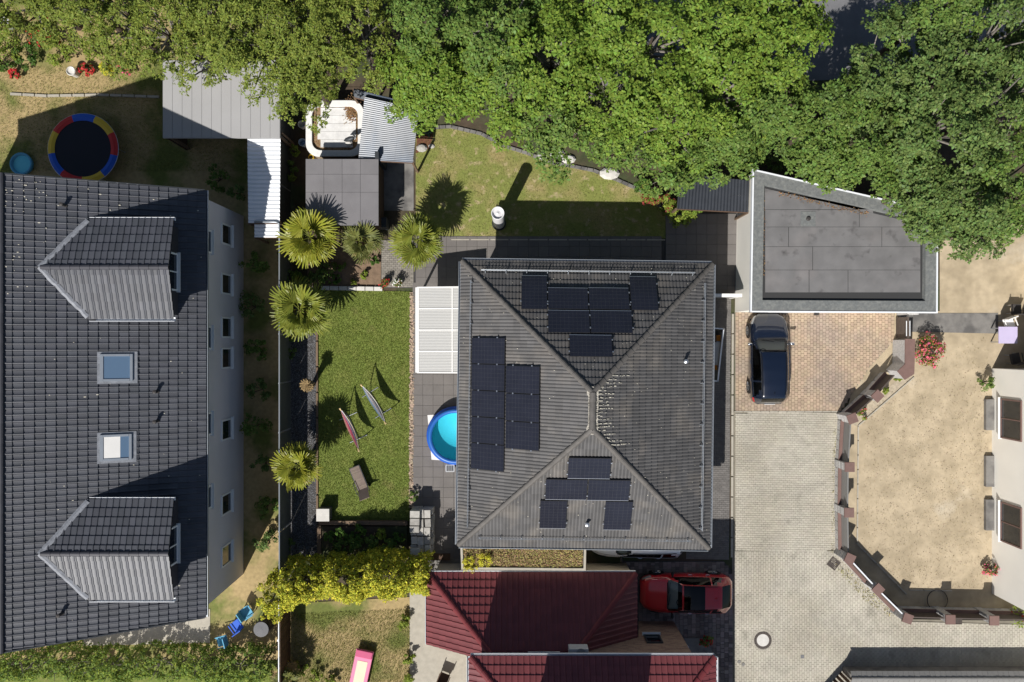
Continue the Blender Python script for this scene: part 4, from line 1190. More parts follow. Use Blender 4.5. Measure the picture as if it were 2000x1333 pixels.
for k in range(nb):
    y = ya + (yb - ya) * (k + 0.5) / nb
    e = 0.30 if k in (0, nb - 1) else 0.0
    MB().box(((a.x + b.x) / 2 + 0.06, y, 0.865), (b.x - a.x - 0.95 - e, (yb - ya) / nb - 0.012, 0.04)).build('floor_board', MT['tub_floor'], tub)
scatter_leaves(flo, 900, 0.84, 0.03, 0.07, MT['rust_leaf'], 'dry_leaves', tub, 7, jit=0.5)
cl_ = P(690, 216, 0.7)
rg = np.random.default_rng(2); n = 700
ppts = np.stack([cl_.x + rg.normal(size=n) * 0.17, cl_.y + rg.normal(size=n) * 0.24, 0.9 + rg.random(n) * 0.07], 1)
V, Q = leaves(ppts, np.tile([0, 0, 1.0], (n, 1)), 0.07, 0.6, rg, 0.6); np_obj('leaf_heap', V, Q, MT['rust_leaf'], tub, kind='stuff')
# metal heron
hb = P(687, 281, 0.885)
her = thing('garden_heron', 'dark metal heron figure standing in the white basin', 'garden figure', tuple(hb))
def hp(x, y, z): return hb + Vector((x, y, z))
MB().tube([hp(-0.28, 0.0, 0.52), hp(-0.15, 0.03, 0.6), hp(0.05, 0.06, 0.66), hp(0.2, 0.1, 0.72), hp(0.27, 0.12, 0.78)], [0.01, 0.09, 0.13, 0.09, 0.03], 10).build('body', MT['dark_steel'], her, smooth=True)
MB().tube([hp(0.24, 0.11, 0.76), hp(0.33, 0.14, 0.9), hp(0.27, 0.14, 1.02), hp(0.34, 0.17, 1.08), hp(0.48, 0.2, 1.05)], [0.035, 0.025, 0.025, 0.04, 0.005], 8).build('neck', MT['dark_steel'], her, smooth=True)
for s in (-1, 1): MB().tube([hp(0.02, s * 0.04, 0.6), hp(0.05, s * 0.05, 0.3), hp(0.0, s * 0.06, 0.0)], 0.012, 6).build('leg', MT['dark_steel'], her)
sp_ = P(682, 280, 0.885)
MB().lathe([(0.16, 0.0), (0.18, 0.05), (0.14, 0.12), (0.001, 0.14)], 14, tuple(sp_)).build('stone', MT['stone_white'], label='rounded white stone lying by the heron legs', cat='stone', smooth=True)

def corrugated(mb, q, n, amp, along):
    """a wavy sheet over the quad q (four corner points); waves run from side to side"""
    a, b, c, d = [Vector(p) for p in q]
    k = n * 4
    for i in range(k + 1):
        f = i / k; z = amp * math.sin(2 * math.pi * n * f)
        if along == 'x': p0, p1 = a.lerp(d, f), b.lerp(c, f)
        else: p0, p1 = a.lerp(b, f), d.lerp(c, f)
        mb.v += [tuple(p0 + Vector((0, 0, z))), tuple(p1 + Vector((0, 0, z)))]
    i0 = len(mb.v) - 2 * (k + 1)
    for i in range(k):
        f_ = (i0 + 2 * i, i0 + 2 * i + 1, i0 + 2 * i + 3, i0 + 2 * i + 2)
        mb.f.append(f_ if along == 'x' else f_[::-1])
def lean_to(name, label, quad, mat, n, along, amp=0.02, sheets=1, posts=None, cat='lean-to', beam=True):
    c = sum(quad, Vector((0, 0, 0))) / 4
    t = thing(name, label, cat, (c.x, c.y, 0))
    a, b, c_, d = quad
    for k in range(sheets):
        f0, f1 = k / sheets, (k + 1) / sheets
        mb = MB()
        if along == 'x': q = [a.lerp(b, f0), a.lerp(b, f1), d.lerp(c_, f1), d.lerp(c_, f0)]
        else: q = [a.lerp(d, f0), b.lerp(c_, f0), b.lerp(c_, f1), a.lerp(d, f1)]
        q = [p + Vector((0, 0, 0.006 * (k % 2))) for p in q]
        corrugated(mb, q, n, amp, along); mb.build('roof_sheet', mat, t)
    if beam:
        mb = MB()
        for p, q in ((a, b), (d, c_)):
            mb.tube([p - Vector((0, 0, 0.07)), q - Vector((0, 0, 0.07))], 0.04, 4)
        mb.build('beam', MT['wood_dark'], t)
    for p in (posts or quad):
        MB().box((p.x, p.y, (p.z - 0.08) / 2), (0.09, 0.09, p.z - 0.1)).build('post', MT['wood'], t)
    return t
z1 = 2.1
lean_to('lean_to_roof', 'weathered blue grey corrugated sheet roof beside the white basin', [P(700, 312, z1), P(806, 318, z1), P(818, 214, z1 + .15), P(712, 190, z1 + .15)], MT['poly_corr'], 30, 'x', 0.012, 3)
lean_to('lean_to_roof', 'narrow slanting strip of corrugated roof behind the basin', [P(692, 190, 1.9), P(775, 212, 1.9), P(778, 196, 2.0), P(690, 174, 2.0)], MT['poly_corr'], 8, 'x', 0.015, 2)
zs = 2.25
shed = thing('garden_shed', 'flat grey felt roofed shed with palm shadow on it', 'shed', tuple(P(668, 375)))
a, b = P(597, 441, zs), P(739.5, 311, zs)
MB().box(((a.x + b.x) / 2, (a.y + b.y) / 2, zs / 2 - 0.08), (b.x - a.x - 0.2, b.y - a.y - 0.2, zs - 0.1)).build('wall', MT['wood_dark'], shed)
MB().box(((a.x + b.x) / 2, (a.y + b.y) / 2, zs - 0.06), (b.x - a.x, b.y - a.y, 0.1)).build('roof', MT['dark_steel'], shed)
ys = [a.y, a.y + (b.y - a.y) * 0.5, a.y + (b.y - a.y) * 0.77, b.y]
for j in range(3):
    for k in range(4):
        w = (b.x - a.x) / 4
        MB().box((a.x + (k + 0.5) * w, (ys[j] + ys[j + 1]) / 2, zs + 0.003), (w - 0.012, ys[j + 1] - ys[j] - 0.012, 0.018)).build('felt_sheet', MT['shed_roof'], shed)
cp = P(736, 303, 2.5)
MB().box((cp.x, cp.y, 1.27), (0.17, 0.3, 2.54)).build('corner_post', MT['dark_steel'], label='square dark metal post between shed and corrugated roof', cat='post')
MB().box((P(752, 440).x, P(752, 440).y, 0.45), (0.42, 0.5, 0.9)).build('storage_bin', MT['dark_steel'], label='dark upright storage bin below the shed roof corner', cat='bin', bevel=0.03)
for k, (px, py, mt, lab) in enumerate(((589, 243, 'white', 'white plastic tub tucked behind the basin rim'), (590, 278, 'c_blue_light', 'pale blue bucket standing beside the basin'))):
    c = P(px, py, 0.5)
    MB().lathe([(0.001, 0), (0.13, 0), (0.17, 0.5), (0.185, 0.5), (0.185, 0.46), (0.15, 0.05), (0.001, 0.05)], 16, (c.x, c.y, 0.0)).build('bucket', MT[mt], label=lab, cat='bucket')
hz_ = P(605, 305, 0.4)
q = MB()
for k in range(3):
    q.tube([(hz_.x + (0.14 - 0.01 * k) * math.cos(t), hz_.y + (0.14 - 0.01 * k) * math.sin(t), 0.04 + 0.06 * k) for t in [i * 0.45 for i in range(15)]], 0.018, 6)
q.build('garden_hose', MT['c_yellow'], label='coiled yellow garden hose below the basin corner', cat='hose', smooth=True)
for k, (px, py, r, h, mt) in enumerate([(582, 300, .3, 1.2, 'leaf_hedge'), (578, 330, .3, 1.0, 'leaf_mid'), (575, 350, .25, 0.8, 'leaf_hedge')]):
    shrub('side_bush', 'thin green bush squeezed between boundary fence and shed', P(px, py), r, h, MT[mt], 350, 0.07, 'shrub', 300 + k, 'bushes behind the shed')
sheet('bark_bed', G([(815, 255), (848, 248), (842, 290), (812, 300)]), 0.004, M('bark_mulch', (0.14, 0.06, 0.035), noise=0.3, nscale=8, bump=0.8))
shrub('blue_shrub', 'small blue green shrub in the bark bed by the corrugated roof', P(838, 262), 0.24, 0.5, M('leaf_blue', (0.1, 0.17, 0.12), var=0.3, trans=0.2), 300, 0.06, 'shrub', 310)
for px, py, r in ((824, 290, .22), (843, 286, .13)):
    c = P(px, py); MB().lathe([(r, 0.0), (r * 1.05, r * 0.3), (r * 0.7, r * 0.8), (0.001, r)], 9, (c.x, c.y, -0.01), 1.2, 0.9).build('garden_rock', MT['stone_block'], label='pale rounded rock at the corner of the bark bed' if r > .2 else 'small grey rock on the lawn edge by the bark bed', cat='rock')

z2 = 2.2
lean_to('lean_to_roof', 'black corrugated metal roof against the white garage wall', [P(1322, 408, z2), P(1461, 415, z2), P(1463, 353, z2 + .15), P(1328, 340, z2 + .15)], MT['black_metal'], 22, 'y', 0.02, 2)
# garage
zg2 = 2.9
GQ = [Vector((p.x, p.y, 0)) for p in G([(1467.5, 608), (1829, 610), (1830, 415), (1472, 333)], zg2)]
gar = thing('garage', 'large white garage with grey bitumen felt flat roof under the trees', 'garage', tuple(GQ[0]))
gc = sum(GQ, Vector()) / 4
def inq(d, qd=None):
    """the quad moved inwards by d metres"""
    qd = qd or GQ; out = []
    n = len(qd)
    for i in range(n):
        p0, p1, p2 = qd[i - 1], qd[i], qd[(i + 1) % n]
        e1 = (p1 - p0).normalized(); e2 = (p2 - p1).normalized()
        n1 = Vector((-e1.y, e1.x, 0)); n2 = Vector((-e2.y, e2.x, 0))
        bis = n1 + n2; out.append(p1 + bis * (d / bis.dot(n1)))
    return out
MB().prism(inq(0.05), -0.05, zg2 - 0.3).build('wall', MT['render_white'], gar)
MB().ring(inq(-0.02), inq(0.5), zg2 - 0.18, zg2 - 0.02).build('parapet', MT['bitumen_edge'], gar)
MB().ring(inq(-0.05), inq(0.015), zg2 - 0.2, zg2 + 0.02).build('roof_trim', MT['white_metal'], gar)
# inner deck: a low step all round, felt laid in strips
dk = MB(); o1, o2 = inq(0.495), inq(0.53)
for i in range(4):
    j = (i + 1) % 4; hi, lo = zg2 - 0.018, zg2 - 0.17
    dk.poly([(o1[i].x, o1[i].y, hi), (o1[j].x, o1[j].y, hi), (o2[j].x, o2[j].y, lo), (o2[i].x, o2[i].y, lo)])
dk.poly([(p.x, p.y, zg2 - 0.17) for p in o2]); dk.build('roof', MT['bitumen_edge'], gar)
zf = zg2 - 0.16
MB().prism(inq(0.56), zg2 - 0.172, zg2 - 0.156).build('seam_bed', MT['bitumen_seam'], gar)
inn = inq(0.6)
xL, xR = inn[0].x + 0.05, inn[1].x - 0.05
rows = [(572, 528), (528, 482.5), (482.5, 444), (444, 410), (410, 372)]
cuts = [[1580, 1656], [1587], [1540, 1722], [1678], [1680]]
def topy(x):
    a, b = inn[3], inn[2]; return a.y + (b.y - a.y) * (x - a.x) / (b.x - a.x) - 0.05
for r, (p0, p1) in enumerate(rows):
    ya, yb = P(0, p0, zf).y, P(0, p1, zf).y
    xs = [xL] + [P(c, 0, zf).x for c in cuts[r]] + [xR]
    for k in range(len(xs) - 1):
        xa, xb = xs[k] + 0.013, xs[k + 1] - 0.013
        yt0, yt1 = min(yb, topy(xa)), min(yb, topy(xb))
        if yt1 < ya + 0.1: 
            continue
        th = 0.016 + 0.004 * ((k + r) % 2)
        MB().prism([(xa, ya + 0.012), (xb, ya + 0.012), (xb, yt1 - 0.004), (xa, yt0 - 0.004)], zf - 0.005, zf + th).build('felt_sheet', MT['bitumen'], gar)
xa, xb = xL, xR
MB().prism([(xa, P(0, 410, zf).y + 0.012), (P(1705, 0, zf).x, P(0, 410, zf).y + 0.012), (P(1705, 0, zf).x, topy(P(1705, 0, zf).x)), (xa, topy(xa))], zf - 0.006, zf + 0.012).build('felt_sheet', MT['bitumen'], gar)
# raised front step that throws the dark line
fs = [P(1484, 570, zg2 + .02), P(1811, 573, zg2 + .02), P(1811, 580, zg2 + .02), P(1484, 577, zg2 + .02)]
dc = P(1578, 428, zf)
MB().box((dc.x, dc.y, zf + 0.02), (0.68, 0.68, 0.03)).build('drain_patch', MT['bitumen_edge'], gar, bevel=0.012)
MB().lathe([(0.1, 0.0), (0.1, 0.06), (0.06, 0.08), (0.001, 0.08)], 12, (dc.x, dc.y, zf + 0.03)).build('drain', MT['iron'], gar)
lf = P(1488, 470, zf)
rg = np.random.default_rng(8); n = 420
pts = np.concatenate([np.stack([lf.x + rg.normal(size=n) * 0.05, lf.y + rg.uniform(-1.6, 2.2, n), np.full(n, zf + 0.04) + rg.random(n) * 0.03], 1),
                      np.stack([P(1600, 0, zf).x + rg.uniform(-1.9, 2.2, n // 2), np.zeros(n // 2), np.full(n // 2, zf + 0.05)], 1)])
pts[n:, 1] = [topy(x) - 0.1 + rg.normal() * 0.06 for x in pts[n:, 0]]
V, Q = leaves(pts, np.tile([0, 0, 1.0], (len(pts), 1)), 0.055, 0.6, rg, 0.5); np_obj('fallen_leaves', V, Q, MT['rust_leaf'], gar, kind='stuff')
lampp = P(1594, 613, 2.2)
MB().box((lampp.x, P(0, 607, zg2).y - 0.12, 2.25), (0.16, 0.16, 0.2)).build('wall_lamp', MT['iron'], gar)
MB().box(((GQ[0].x + GQ[1].x) / 2, GQ[0].y + 0.04, 1.1), (5.4, 0.06, 2.1)).build('garage_door', MT['white'], gar)
# wall with gate between house and garage
gw = thing('garden_gate', 'white topped gate wall closing the gap between house and garage', 'gate', tuple(P(1410, 590)))
ya = P(0, 577.5, 1.85).y
xa, xb = 8.25, P(1449, 0, 1.85).x
MB().box(((xa + xb) / 2, ya, 0.9), (xb - xa, 0.07, 1.8)).build('gate_leaf', MT['panel_grey'], gw)
MB().box(((xa + xb) / 2, ya, 1.85), (xb - xa, 0.16, 0.09)).build('top_beam', MT['white'], gw)
for x in (xa + 0.1, xb - 0.05): MB().box((x, ya, 0.9), (0.12, 0.12, 1.82)).build('post', MT['white'], gw)
# white framed entrance box on the street side
eb = thing('entrance_shelter', 'low white railed platform with boxes at the street side wall', 'platform', tuple(P(1380, 690)))
zc = 1.15
q4 = [P(1378, 640, zc), P(1413, 643, zc), P(1402, 745, zc), P(1374, 742, zc)]
for i in range(3):
    a, b = q4[i], q4[i + 1]; d = b - a
    MB().box(((a.x + b.x) / 2, (a.y + b.y) / 2, zc), (d.length + 0.05, 0.06, 0.06), math.atan2(d.y, d.x)).build('rail', MT['white_metal'], eb)
    MB().box(((a.x + b.x) / 2, (a.y + b.y) / 2, zc / 2 - 0.02), (d.length, 0.03, zc - 0.06), math.atan2(d.y, d.x)).build('side_panel', MT['panel_grey'], eb)
MB().prism([(p.x, p.y) for p in q4], 0.0, 0.35).build('floor', MT['slab_old'], eb)
ce = P(1399, 690, 0.9)
MB().box((ce.x, ce.y, 0.6), (0.42, 1.15, 0.55), -0.1).build('storage_box', MT['plastic_grey'], label='grey lidded storage box standing on the railed platform', cat='box', bevel=0.02)
for px, py in ((1401, 662), (1397, 716)):
    c = P(px, py, 0.7)
    t = thing('wooden_chair', 'small brown wooden folding chair on the railed platform', 'chair', (c.x, c.y, 0.35), group='folding chairs on the platform')
    MB().box((c.x, c.y, 0.78), (0.34, 0.34, 0.03)).build('seat', MT['c_orange'], t)
    MB().box((c.x - 0.17, c.y, 1.0), (0.03, 0.34, 0.3)).build('backrest', MT['wood_dark'], t)
    for sx in (-1, 1):
        for sy in (-1, 1): MB().box((c.x + sx * 0.14, c.y + sy * 0.14, 0.56), (0.03, 0.03, 0.42)).build('leg', MT['wood_dark'], t)

# ------------------------------------------------------------ boundary fence on the left of the garden
def mesh_fence(name, label, ya_px, yb_px, X, zt, mat_slat, n_panels, strip=True):
    ya, yb = P(0, ya_px).y, P(0, yb_px).y
    t = thing(name, label, 'fence', (X, (ya + yb) / 2, 0))
    L_ = (yb - ya) / n_panels
    slat = MB().box((0, 0, 0), (0.02, abs(L_) - 0.1, 0.175)).mesh('slat', mat_slat)
    for k in range(n_panels + 1):
        MB().box((X - 0.04, ya + L_ * k, zt / 2), (0.06, 0.06, zt + 0.04)).build('post', MT['zinc'], t)
    for k in range(n_panels):
        for j in range(10):
            inst('slat', slat, Matrix.Translation((X, ya + L_ * (k + 0.5), 0.1 + j * (zt - 0.1) / 10 + 0.095)), t)
    MB().tube([(X - 0.02, ya, zt + 0.02), (X - 0.02, yb, zt + 0.02)], 0.035, 8).build('top_rail', MT['zinc'], t)
    return t
mesh_fence('boundary_fence', 'long dark slatted boundary fence with pale metal top rail', 470, 1112, -10.78, 1.95, M('fence_slat', (0.085, 0.095, 0.088), rough=0.5, var=0.1), 7)
mesh_fence('boundary_fence', 'dark slatted fence section beside the white corrugated roof', 190, 466, -10.80, 1.9, M('fence_slat_b', (0.05, 0.055, 0.055), rough=0.5, var=0.1), 3)
# brown board fence at the bottom
bf = thing('board_fence', 'brown wooden board fence below the yellow hedge', 'fence', (-10.85, P(0, 1240).y, 0))
ya, yb = P(0, 1140).y, P(0, 1310).y
bd = MB().box((0, 0, 0.9), (0.03, 0.135, 1.75), taper=1.0).mesh('board', MT['wood_dark'])
n = int(abs(yb - ya) / 0.145)
for k in range(n): inst('board', bd, Matrix.Translation((-10.82, ya - 0.145 * (k + 0.5), 0)), bf)
for k in range(3): MB().box((-10.90, ya + (yb - ya) * k / 2, 0.9), (0.09, 0.09, 1.85)).build('post', MT['zinc'], bf)
MB().tube([(-10.87, ya, 1.82), (-10.87, yb, 1.82)], 0.03, 6).build('top_rail', MT['white_metal'], bf)

# ------------------------------------------------------------ stone pillar fence on the right
def cap_top(px, py, z=1.42): return P(px, py, z)
PILL = [(1714.5, 774, 45), (1665.5, 818, 20), (1660, 913, 0), (1659, 1002, 0), (1660.5, 1092, -25), (1716, 1152, -45), (1773.5, 1209, -20), (1857, 1211, 0), (1942.5, 1213, 0), (2030, 1215, 0)]
PW = []
wlab = ['on the diagonal run', 'at the upper bend', 'first down the straight street run', 'second down the straight street run', 'beside the drain grate', 'on the lower diagonal run', 'at the lower bend', 'with small grate at its foot', 'nearest the flowering shrub', 'past the flowering shrub']
for (px, py, an), wl in zip(PILL, wlab):
    z = 1.42; c = P(px, py, z); PW.append(Vector((c.x, c.y, 0)))
    t = thing('stone_pillar', 'granite fence pillar with brown cap ' + wl, 'pillar', (c.x, c.y, 0))
    a = math.radians(an)
    for k in range(4):
        MB().box((c.x, c.y, 0.155 + k * 0.335 - 0.02), (0.36, 0.36, 0.325), a + random.gauss(0, 0.01)).build('granite_block', MT['granite'], t, bevel=0.02)
    MB().box((c.x, c.y, z - 0.03), (0.46, 0.46, 0.07), a, taper=0.97).build('cap', MT['cap_brown'], t)
def fence_run(a, b, label, matp, first=False):
    d = b - a; L_ = d.length; X = d.normalized(); an = math.atan2(X.y, X.x); c = (a + b) / 2
    t = thing('fence_panel', label, 'fence', (c.x, c.y, 0))
    M4 = Matrix.Translation((c.x, c.y, 0)) @ Matrix.Rotation(an, 4, 'Z')
    n = max(2, round((L_ - 0.36) / 0.5))
    for k in range(n):
        w = (L_ - 0.38) / n
        MB().box((-(L_ - 0.38) / 2 + (k + 0.5) * w, 0, 0.2), (w - 0.01, 0.3, 0.46), M4=M4).build('base_block', MT['granite'], t, bevel=0.02)
    MB().box((0, 0, 0.455), (L_ - 0.38, 0.34, 0.05), M4=M4).build('base_cap', MT['cap_brown'], t)
    for j in range(4):
        MB().box((0, 0, 0.56 + j * 0.165), (L_ - 0.42, 0.035, 0.15), M4=M4).build('board', matp, t)
    MB().box((0, 0, 1.2), (L_ - 0.4, 0.06, 0.035), M4=M4).build('top_rail', MT['white_metal'] if first else matp, t)
labs = ['dark board panel between the two upper diagonal pillars', 'grey board panel below the upper bend of the street fence', 'grey board panel between the two straight run pillars', 'grey board panel above the drain grate', 'brown board panel beside the drain grate', 'brown board panel above the lower bend', 'brown board panel right of the lower bend', 'brown board panel between the last two street pillars', 'brown board panel behind the flowering shrub']
for k in range(len(PW) - 1):
    fence_run(PW[k], PW[k + 1], labs[k], MT['panel_grey'] if 1 <= k <= 3 else MT['panel_brown'], k in (4, 5))
# the thick wall corner and the brown gate next to the garage
zc = 1.3
wc = G([(1768.5, 664), (1787, 664), (1785, 730), (1768, 741), (1754, 725), (1768, 711)], zc)
wl = thing('gate_wall', 'thick granite wall corner with wide brown coping beside the gate', 'wall', tuple(P(1755, 700)))
MB().prism([(p.x * 1.0, p.y) for p in wc], -0.02, zc - 0.06).build('wall', MT['granite'], wl, bevel=0.02)
cw = sum(wc, Vector()) / 6
MB().prism([(cw.x + (p.x - cw.x) * 1.06, cw.y + (p.y - cw.y) * 1.04) for p in wc], zc - 0.06, zc).build('coping', MT['cap_brown'], wl)
fence_run(Vector((wc[4].x, wc[4].y - 0.05, 0)), PW[0], 'dark board panel between the gate wall and first diagonal pillar', MT['panel_brown'])
gt = thing('yard_gate', 'brown boarded yard gate with pale metal handle bars', 'gate', tuple(P(1752, 640)))
ga, gb = P(1773, 619, 1.2), P(1773, 661, 1.2)
for k in range(7): MB().box((ga.x, (ga.y + gb.y) / 2, 0.12 + k * 0.165), (0.035, abs(ga.y - gb.y) - 0.02, 0.15)).build('board', MT['panel_brown'], gt)
MB().box((ga.x, (ga.y + gb.y) / 2, 1.23), (0.07, abs(ga.y - gb.y), 0.05)).build('top_rail', MT['panel_brown'], gt)
for dx in (-0.06, 0.1): MB().tube([(ga.x + dx, ga.y - 0.2, 1.2), (ga.x + dx, gb.y + 0.1, 1.2)], 0.02, 6).build('handle_bar', MT['white_metal'], gt)
MB().box((P(1762, 614).x, P(0, 613).y, 0.55), (0.55, 0.18, 1.12)).build('gate_post', MT['granite'], gt, bevel=0.02)
sheet('yard_path', G([(1756, 612), (1950, 612), (1950, 652), (1756, 648)]), -0.012, MT['slab_old'])
sheet('flower_bed', G([(1650, 826), (1772, 728), (1785, 737), (1676, 834)]), -0.018, M('bed_gravel', (0.4, 0.34, 0.25), noise=0.25, nscale=8, bump=0.6))
shrub('flower_shrub', 'large pink flowering shrub beside the gate wall', P(1806, 684), 0.75, 1.0, M('leaf_warm', (0.16, 0.17, 0.03), var=0.35, hue=0.03, trans=0.25), 1500, 0.08, 'shrub', 401, None, MT['flower_pink'], nf=420)
for k, (px, py, r, fl) in enumerate(((1751, 740, .16, None), (1728, 762, .18, None), (1685, 808, .33, 'flower_pink'))):
    shrub('bed_flower', ['small green tuft at the end of the gate wall', 'small bright green tuft behind the diagonal fence', 'low pink flowering plant behind the upper bend pillar'][k], P(px, py), r, 0.35, MT['leaf_hedge'], 260, 0.06, 'plant', 410 + k, None, MT[fl] if fl else None, nf=25)
shrub('flower_shrub', 'green shrub with red flowers at the end of the street fence', P(1996, 1188), 0.95, 1.5, MT['leaf_hedge'], 1500, 0.08, 'shrub', 420, None, MT['flower_red'], nf=60)
shrub('yard_shrub', 'small round green shrub at the white house wall', P(1918, 748), 0.45, 0.9, MT['leaf_mid'], 500, 0.08, 'shrub', 421)
shrub('yard_shrub', 'low pink flowering shrub by the lower end of the white house', P(1927, 1110), 0.4, 0.6, MT['leaf_mid'], 400, 0.07, 'shrub', 422, None, MT['flower_pink'], nf=120)
hs = P(1830, 1172, 0.0)
MB().tube([(hs.x + 0.5 * math.cos(t), hs.y + 0.5 * math.sin(t), 0.02 + 0.004 * t) for t in [k * 0.3 for k in range(40)]], 0.016, 6).build('garden_hose', MT['iron'], label='black hose loop lying in the shaded yard edge', cat='hose')

# ------------------------------------------------------------ the neighbour's house on the left
nZE, nZR = 5.5, 8.5
eT, eB = P(404, 372, nZE), P(396, 1206, nZE); rT, rB = P(3, 339, nZR), P(3, 1275, nZR)
xe = (eT.x + eB.x) / 2; xr = (rT.x + rB.x) / 2
nrun = xe - xr; npit = math.atan((nZR - nZE) / nrun)
nh = thing('neighbour_house', 'long rendered house with dark slate coloured tiles and two dormers', 'house', (xr, (eT.y + eB.y) / 2, 0))
wxr = -13.12; wxl = xr - (wxr - xr)
yN, yS = eT.y - 0.25, eB.y + 0.25
MB().prism([(wxl, yS), (wxr, yS), (wxr, yN), (wxl, yN)], -0.05, nZE - 0.05).build('wall', MT['render_pale'], nh)
g = MB()
for y in (yN, yS):
    g.poly([(wxl, y, nZE - 0.06), (wxr, y, nZE - 0.06), (xr, y, nZR - 0.2)])
g.build('gable', MT['render_pale'], nh)
A = Vector((xe, eB.y, nZE)); B = Vector((xe, eT.y, nZE))
xw = xr - nrun
mb = MB(); dz = Vector((0, 0, -0.03))
mb.slab([p + dz for p in (A, B, Vector((xr, rT.y, nZR)), Vector((xr, rB.y, nZR)))], 0.12)
mb.slab([p + dz for p in (Vector((xw, eT.y, nZE)), Vector((xw, eB.y, nZE)), Vector((xr, rB.y, nZR)), Vector((xr, rT.y, nZR)))], 0.12)
nroof = mb.build('roof', MT['deck'], nh)
pool_ = []
tp_n = tile_proto('roof_tile', 0.25, 0.37, 'single', MT['tile_slate'])
LNn = B.y - A.y
flare_b = (A.y - rB.y) / nrun; flare_t = (rT.y - B.y) / nrun
NPL = plane_tiles(pool_, nroof, A, B, npit, nrun, -flare_b, -flare_t, tp_n)
# fill the verges where the roof widens towards the ridge
A2 = Vector((xe, A.y - 0.25, nZE)); 
caps(nroof, Vector((xr, rB.y, nZR + 0.02)), Vector((xr, rT.y, nZR + 0.02)), MT['ridge_slate'], r=0.12, l=0.38, lift=0.03)
plane_tiles(pool_, nroof, Vector((xw, eT.y, nZE)), Vector((xw, eB.y, nZE)), npit, nrun, -flare_t, -flare_b, tp_n)
gutter(nh, A, B, MT['zinc'], w=0.1)
for (p, q) in ((A, Vector((xr, rB.y, nZR))), (B, Vector((xr, rT.y, nZR)))):
    d = (q - p); X = d.normalized(); Z = Vector((0, 0, 1)) - X * X.z; Z.normalize(); Y = Z.cross(X)
    MB().box((d.length / 2, 0, 0.0), (d.length, 0.05, 0.16), M4=Matrix.Translation(p) @ Matrix((X, Y, Z)).transposed().to_4x4()).build('verge_board', MT['dark_steel'], nh)

def zroof(x): return nZE + (xe - x) * math.tan(npit)
def dormer(yc, half):
    xa = on_plane(82, 521, NPL['O'], NPL['N']); zR = xa.z + 0.03; xA = xa.x           # ridge meets the main roof
    xv = on_plane(168, 431, NPL['O'], NPL['N']); zE = xv.z - 0.02; xV = xv.x          # valley foot
    xf = P(330, 0, zR).x; xfe = P(340, 0, zE).x; xwall = -13.87
    yc_n, yc_s = yc + half, yc - half
    d = MB()
    # cheeks and front wall
    for y in (yc_n - 0.12, yc_s + 0.12):
        d.poly([(xwall, y, zroof(xwall) - 0.05), (xV, y, zE - 0.1), (xwall, y, zE - 0.06)])
    d.poly([(xwall, yc_s + 0.12, zroof(xwall) - 0.05), (xwall, yc_n - 0.12, zroof(xwall) - 0.05), (xwall, yc_n - 0.12, zE - 0.05), (xwall, yc, zR - 0.1), (xwall, yc_s + 0.12, zE - 0.05)])
    dz = -0.04
    Rr, Rf = (xA, yc, zR + dz), (xf, yc, zR + dz)
    d.poly([(xV, yc_n, zE + dz), Rr, Rf, (xfe, yc_n, zE + dz)][::-1]); d.poly([(xV, yc_s, zE + dz), (xfe, yc_s, zE + dz), Rf, Rr])
    dm = d.build('dormer', MT['ridge_slate'], nh)
    dp = math.atan((zR - zE) / half)
    tpd = tile_proto('roof_tile', 0.25, 0.36, 'single', MT['tile_slate'])
    Ls = xfe - xV; kl_s = -(xV - xA) / half; kr_s = (xfe - xf) / half
    plane_tiles(pool_, dm, Vector((xV, yc_s, zE)), Vector((xfe, yc_s, zE)), dp, half, kl_s, kr_s, tpd)
    plane_tiles(pool_, dm, Vector((xfe, yc_n, zE)), Vector((xV, yc_n, zE)), dp, half, kr_s, kl_s, tpd)
    # the planes reach out beyond their eave ends: tile the triangle beside the valley too
    caps(dm, Vector((xf, yc, zR + 0.01)), Vector((xA, yc, zR + 0.01)), MT['ridge_slate'], r=0.1, l=0.38, lift=0.03)
    for s, y in ((1, yc_n), (-1, yc_s)):
        a, b = Vector((xA - 0.05, yc, zR + 0.03)), Vector((xV + 0.1, y, zE + 0.04))
        m2 = MB(); n = 14; up = Vector((0, 0, 1))
        side = (b - a).cross(up).normalized()
        for k in range(n + 1):
            p = a.lerp(b, k / n) + side * random.gauss(0, 0.012)
            m2.v += [tuple(p - side * 0.1 + up * 0.045), tuple(p + up * 0.075), tuple(p + side * 0.1 + up * 0.045)]
        for k in range(n): m2.f += [(3 * k, 3 * k + 1, 3 * k + 4, 3 * k + 3), (3 * k + 1, 3 * k + 2, 3 * k + 5, 3 * k + 4)]
        m2.build('valley_flashing', MT['lead'], dm)
        if s > 0: gutter(dm, (xfe + 0.02, y, zE + 0.0), (xV + 0.12, y, zE + 0.0), MT['white_metal'], w=0.1)
        else: gutter(dm, (xV + 0.12, y, zE), (xfe + 0.02, y, zE), MT['white_metal'], w=0.14)
    w = window(dm, Vector((xwall + 0.03, yc - 0.05, zE - 0.55)), 1.55, 1.15, 0.0, frame=MT['white_metal'])
dormer((P(0, 431, 7.3).y + P(0, 620, 7.3).y) / 2, (P(0, 431, 7.3).y - P(0, 620, 7.3).y) / 2)
dormer((P(0, 978, 7.3).y + P(0, 1168, 7.3).y) / 2, (P(0, 978, 7.3).y - P(0, 1168, 7.3).y) / 2)
finish_tiles(pool_)
sp = MB(); rg0 = np.random.default_rng(77)
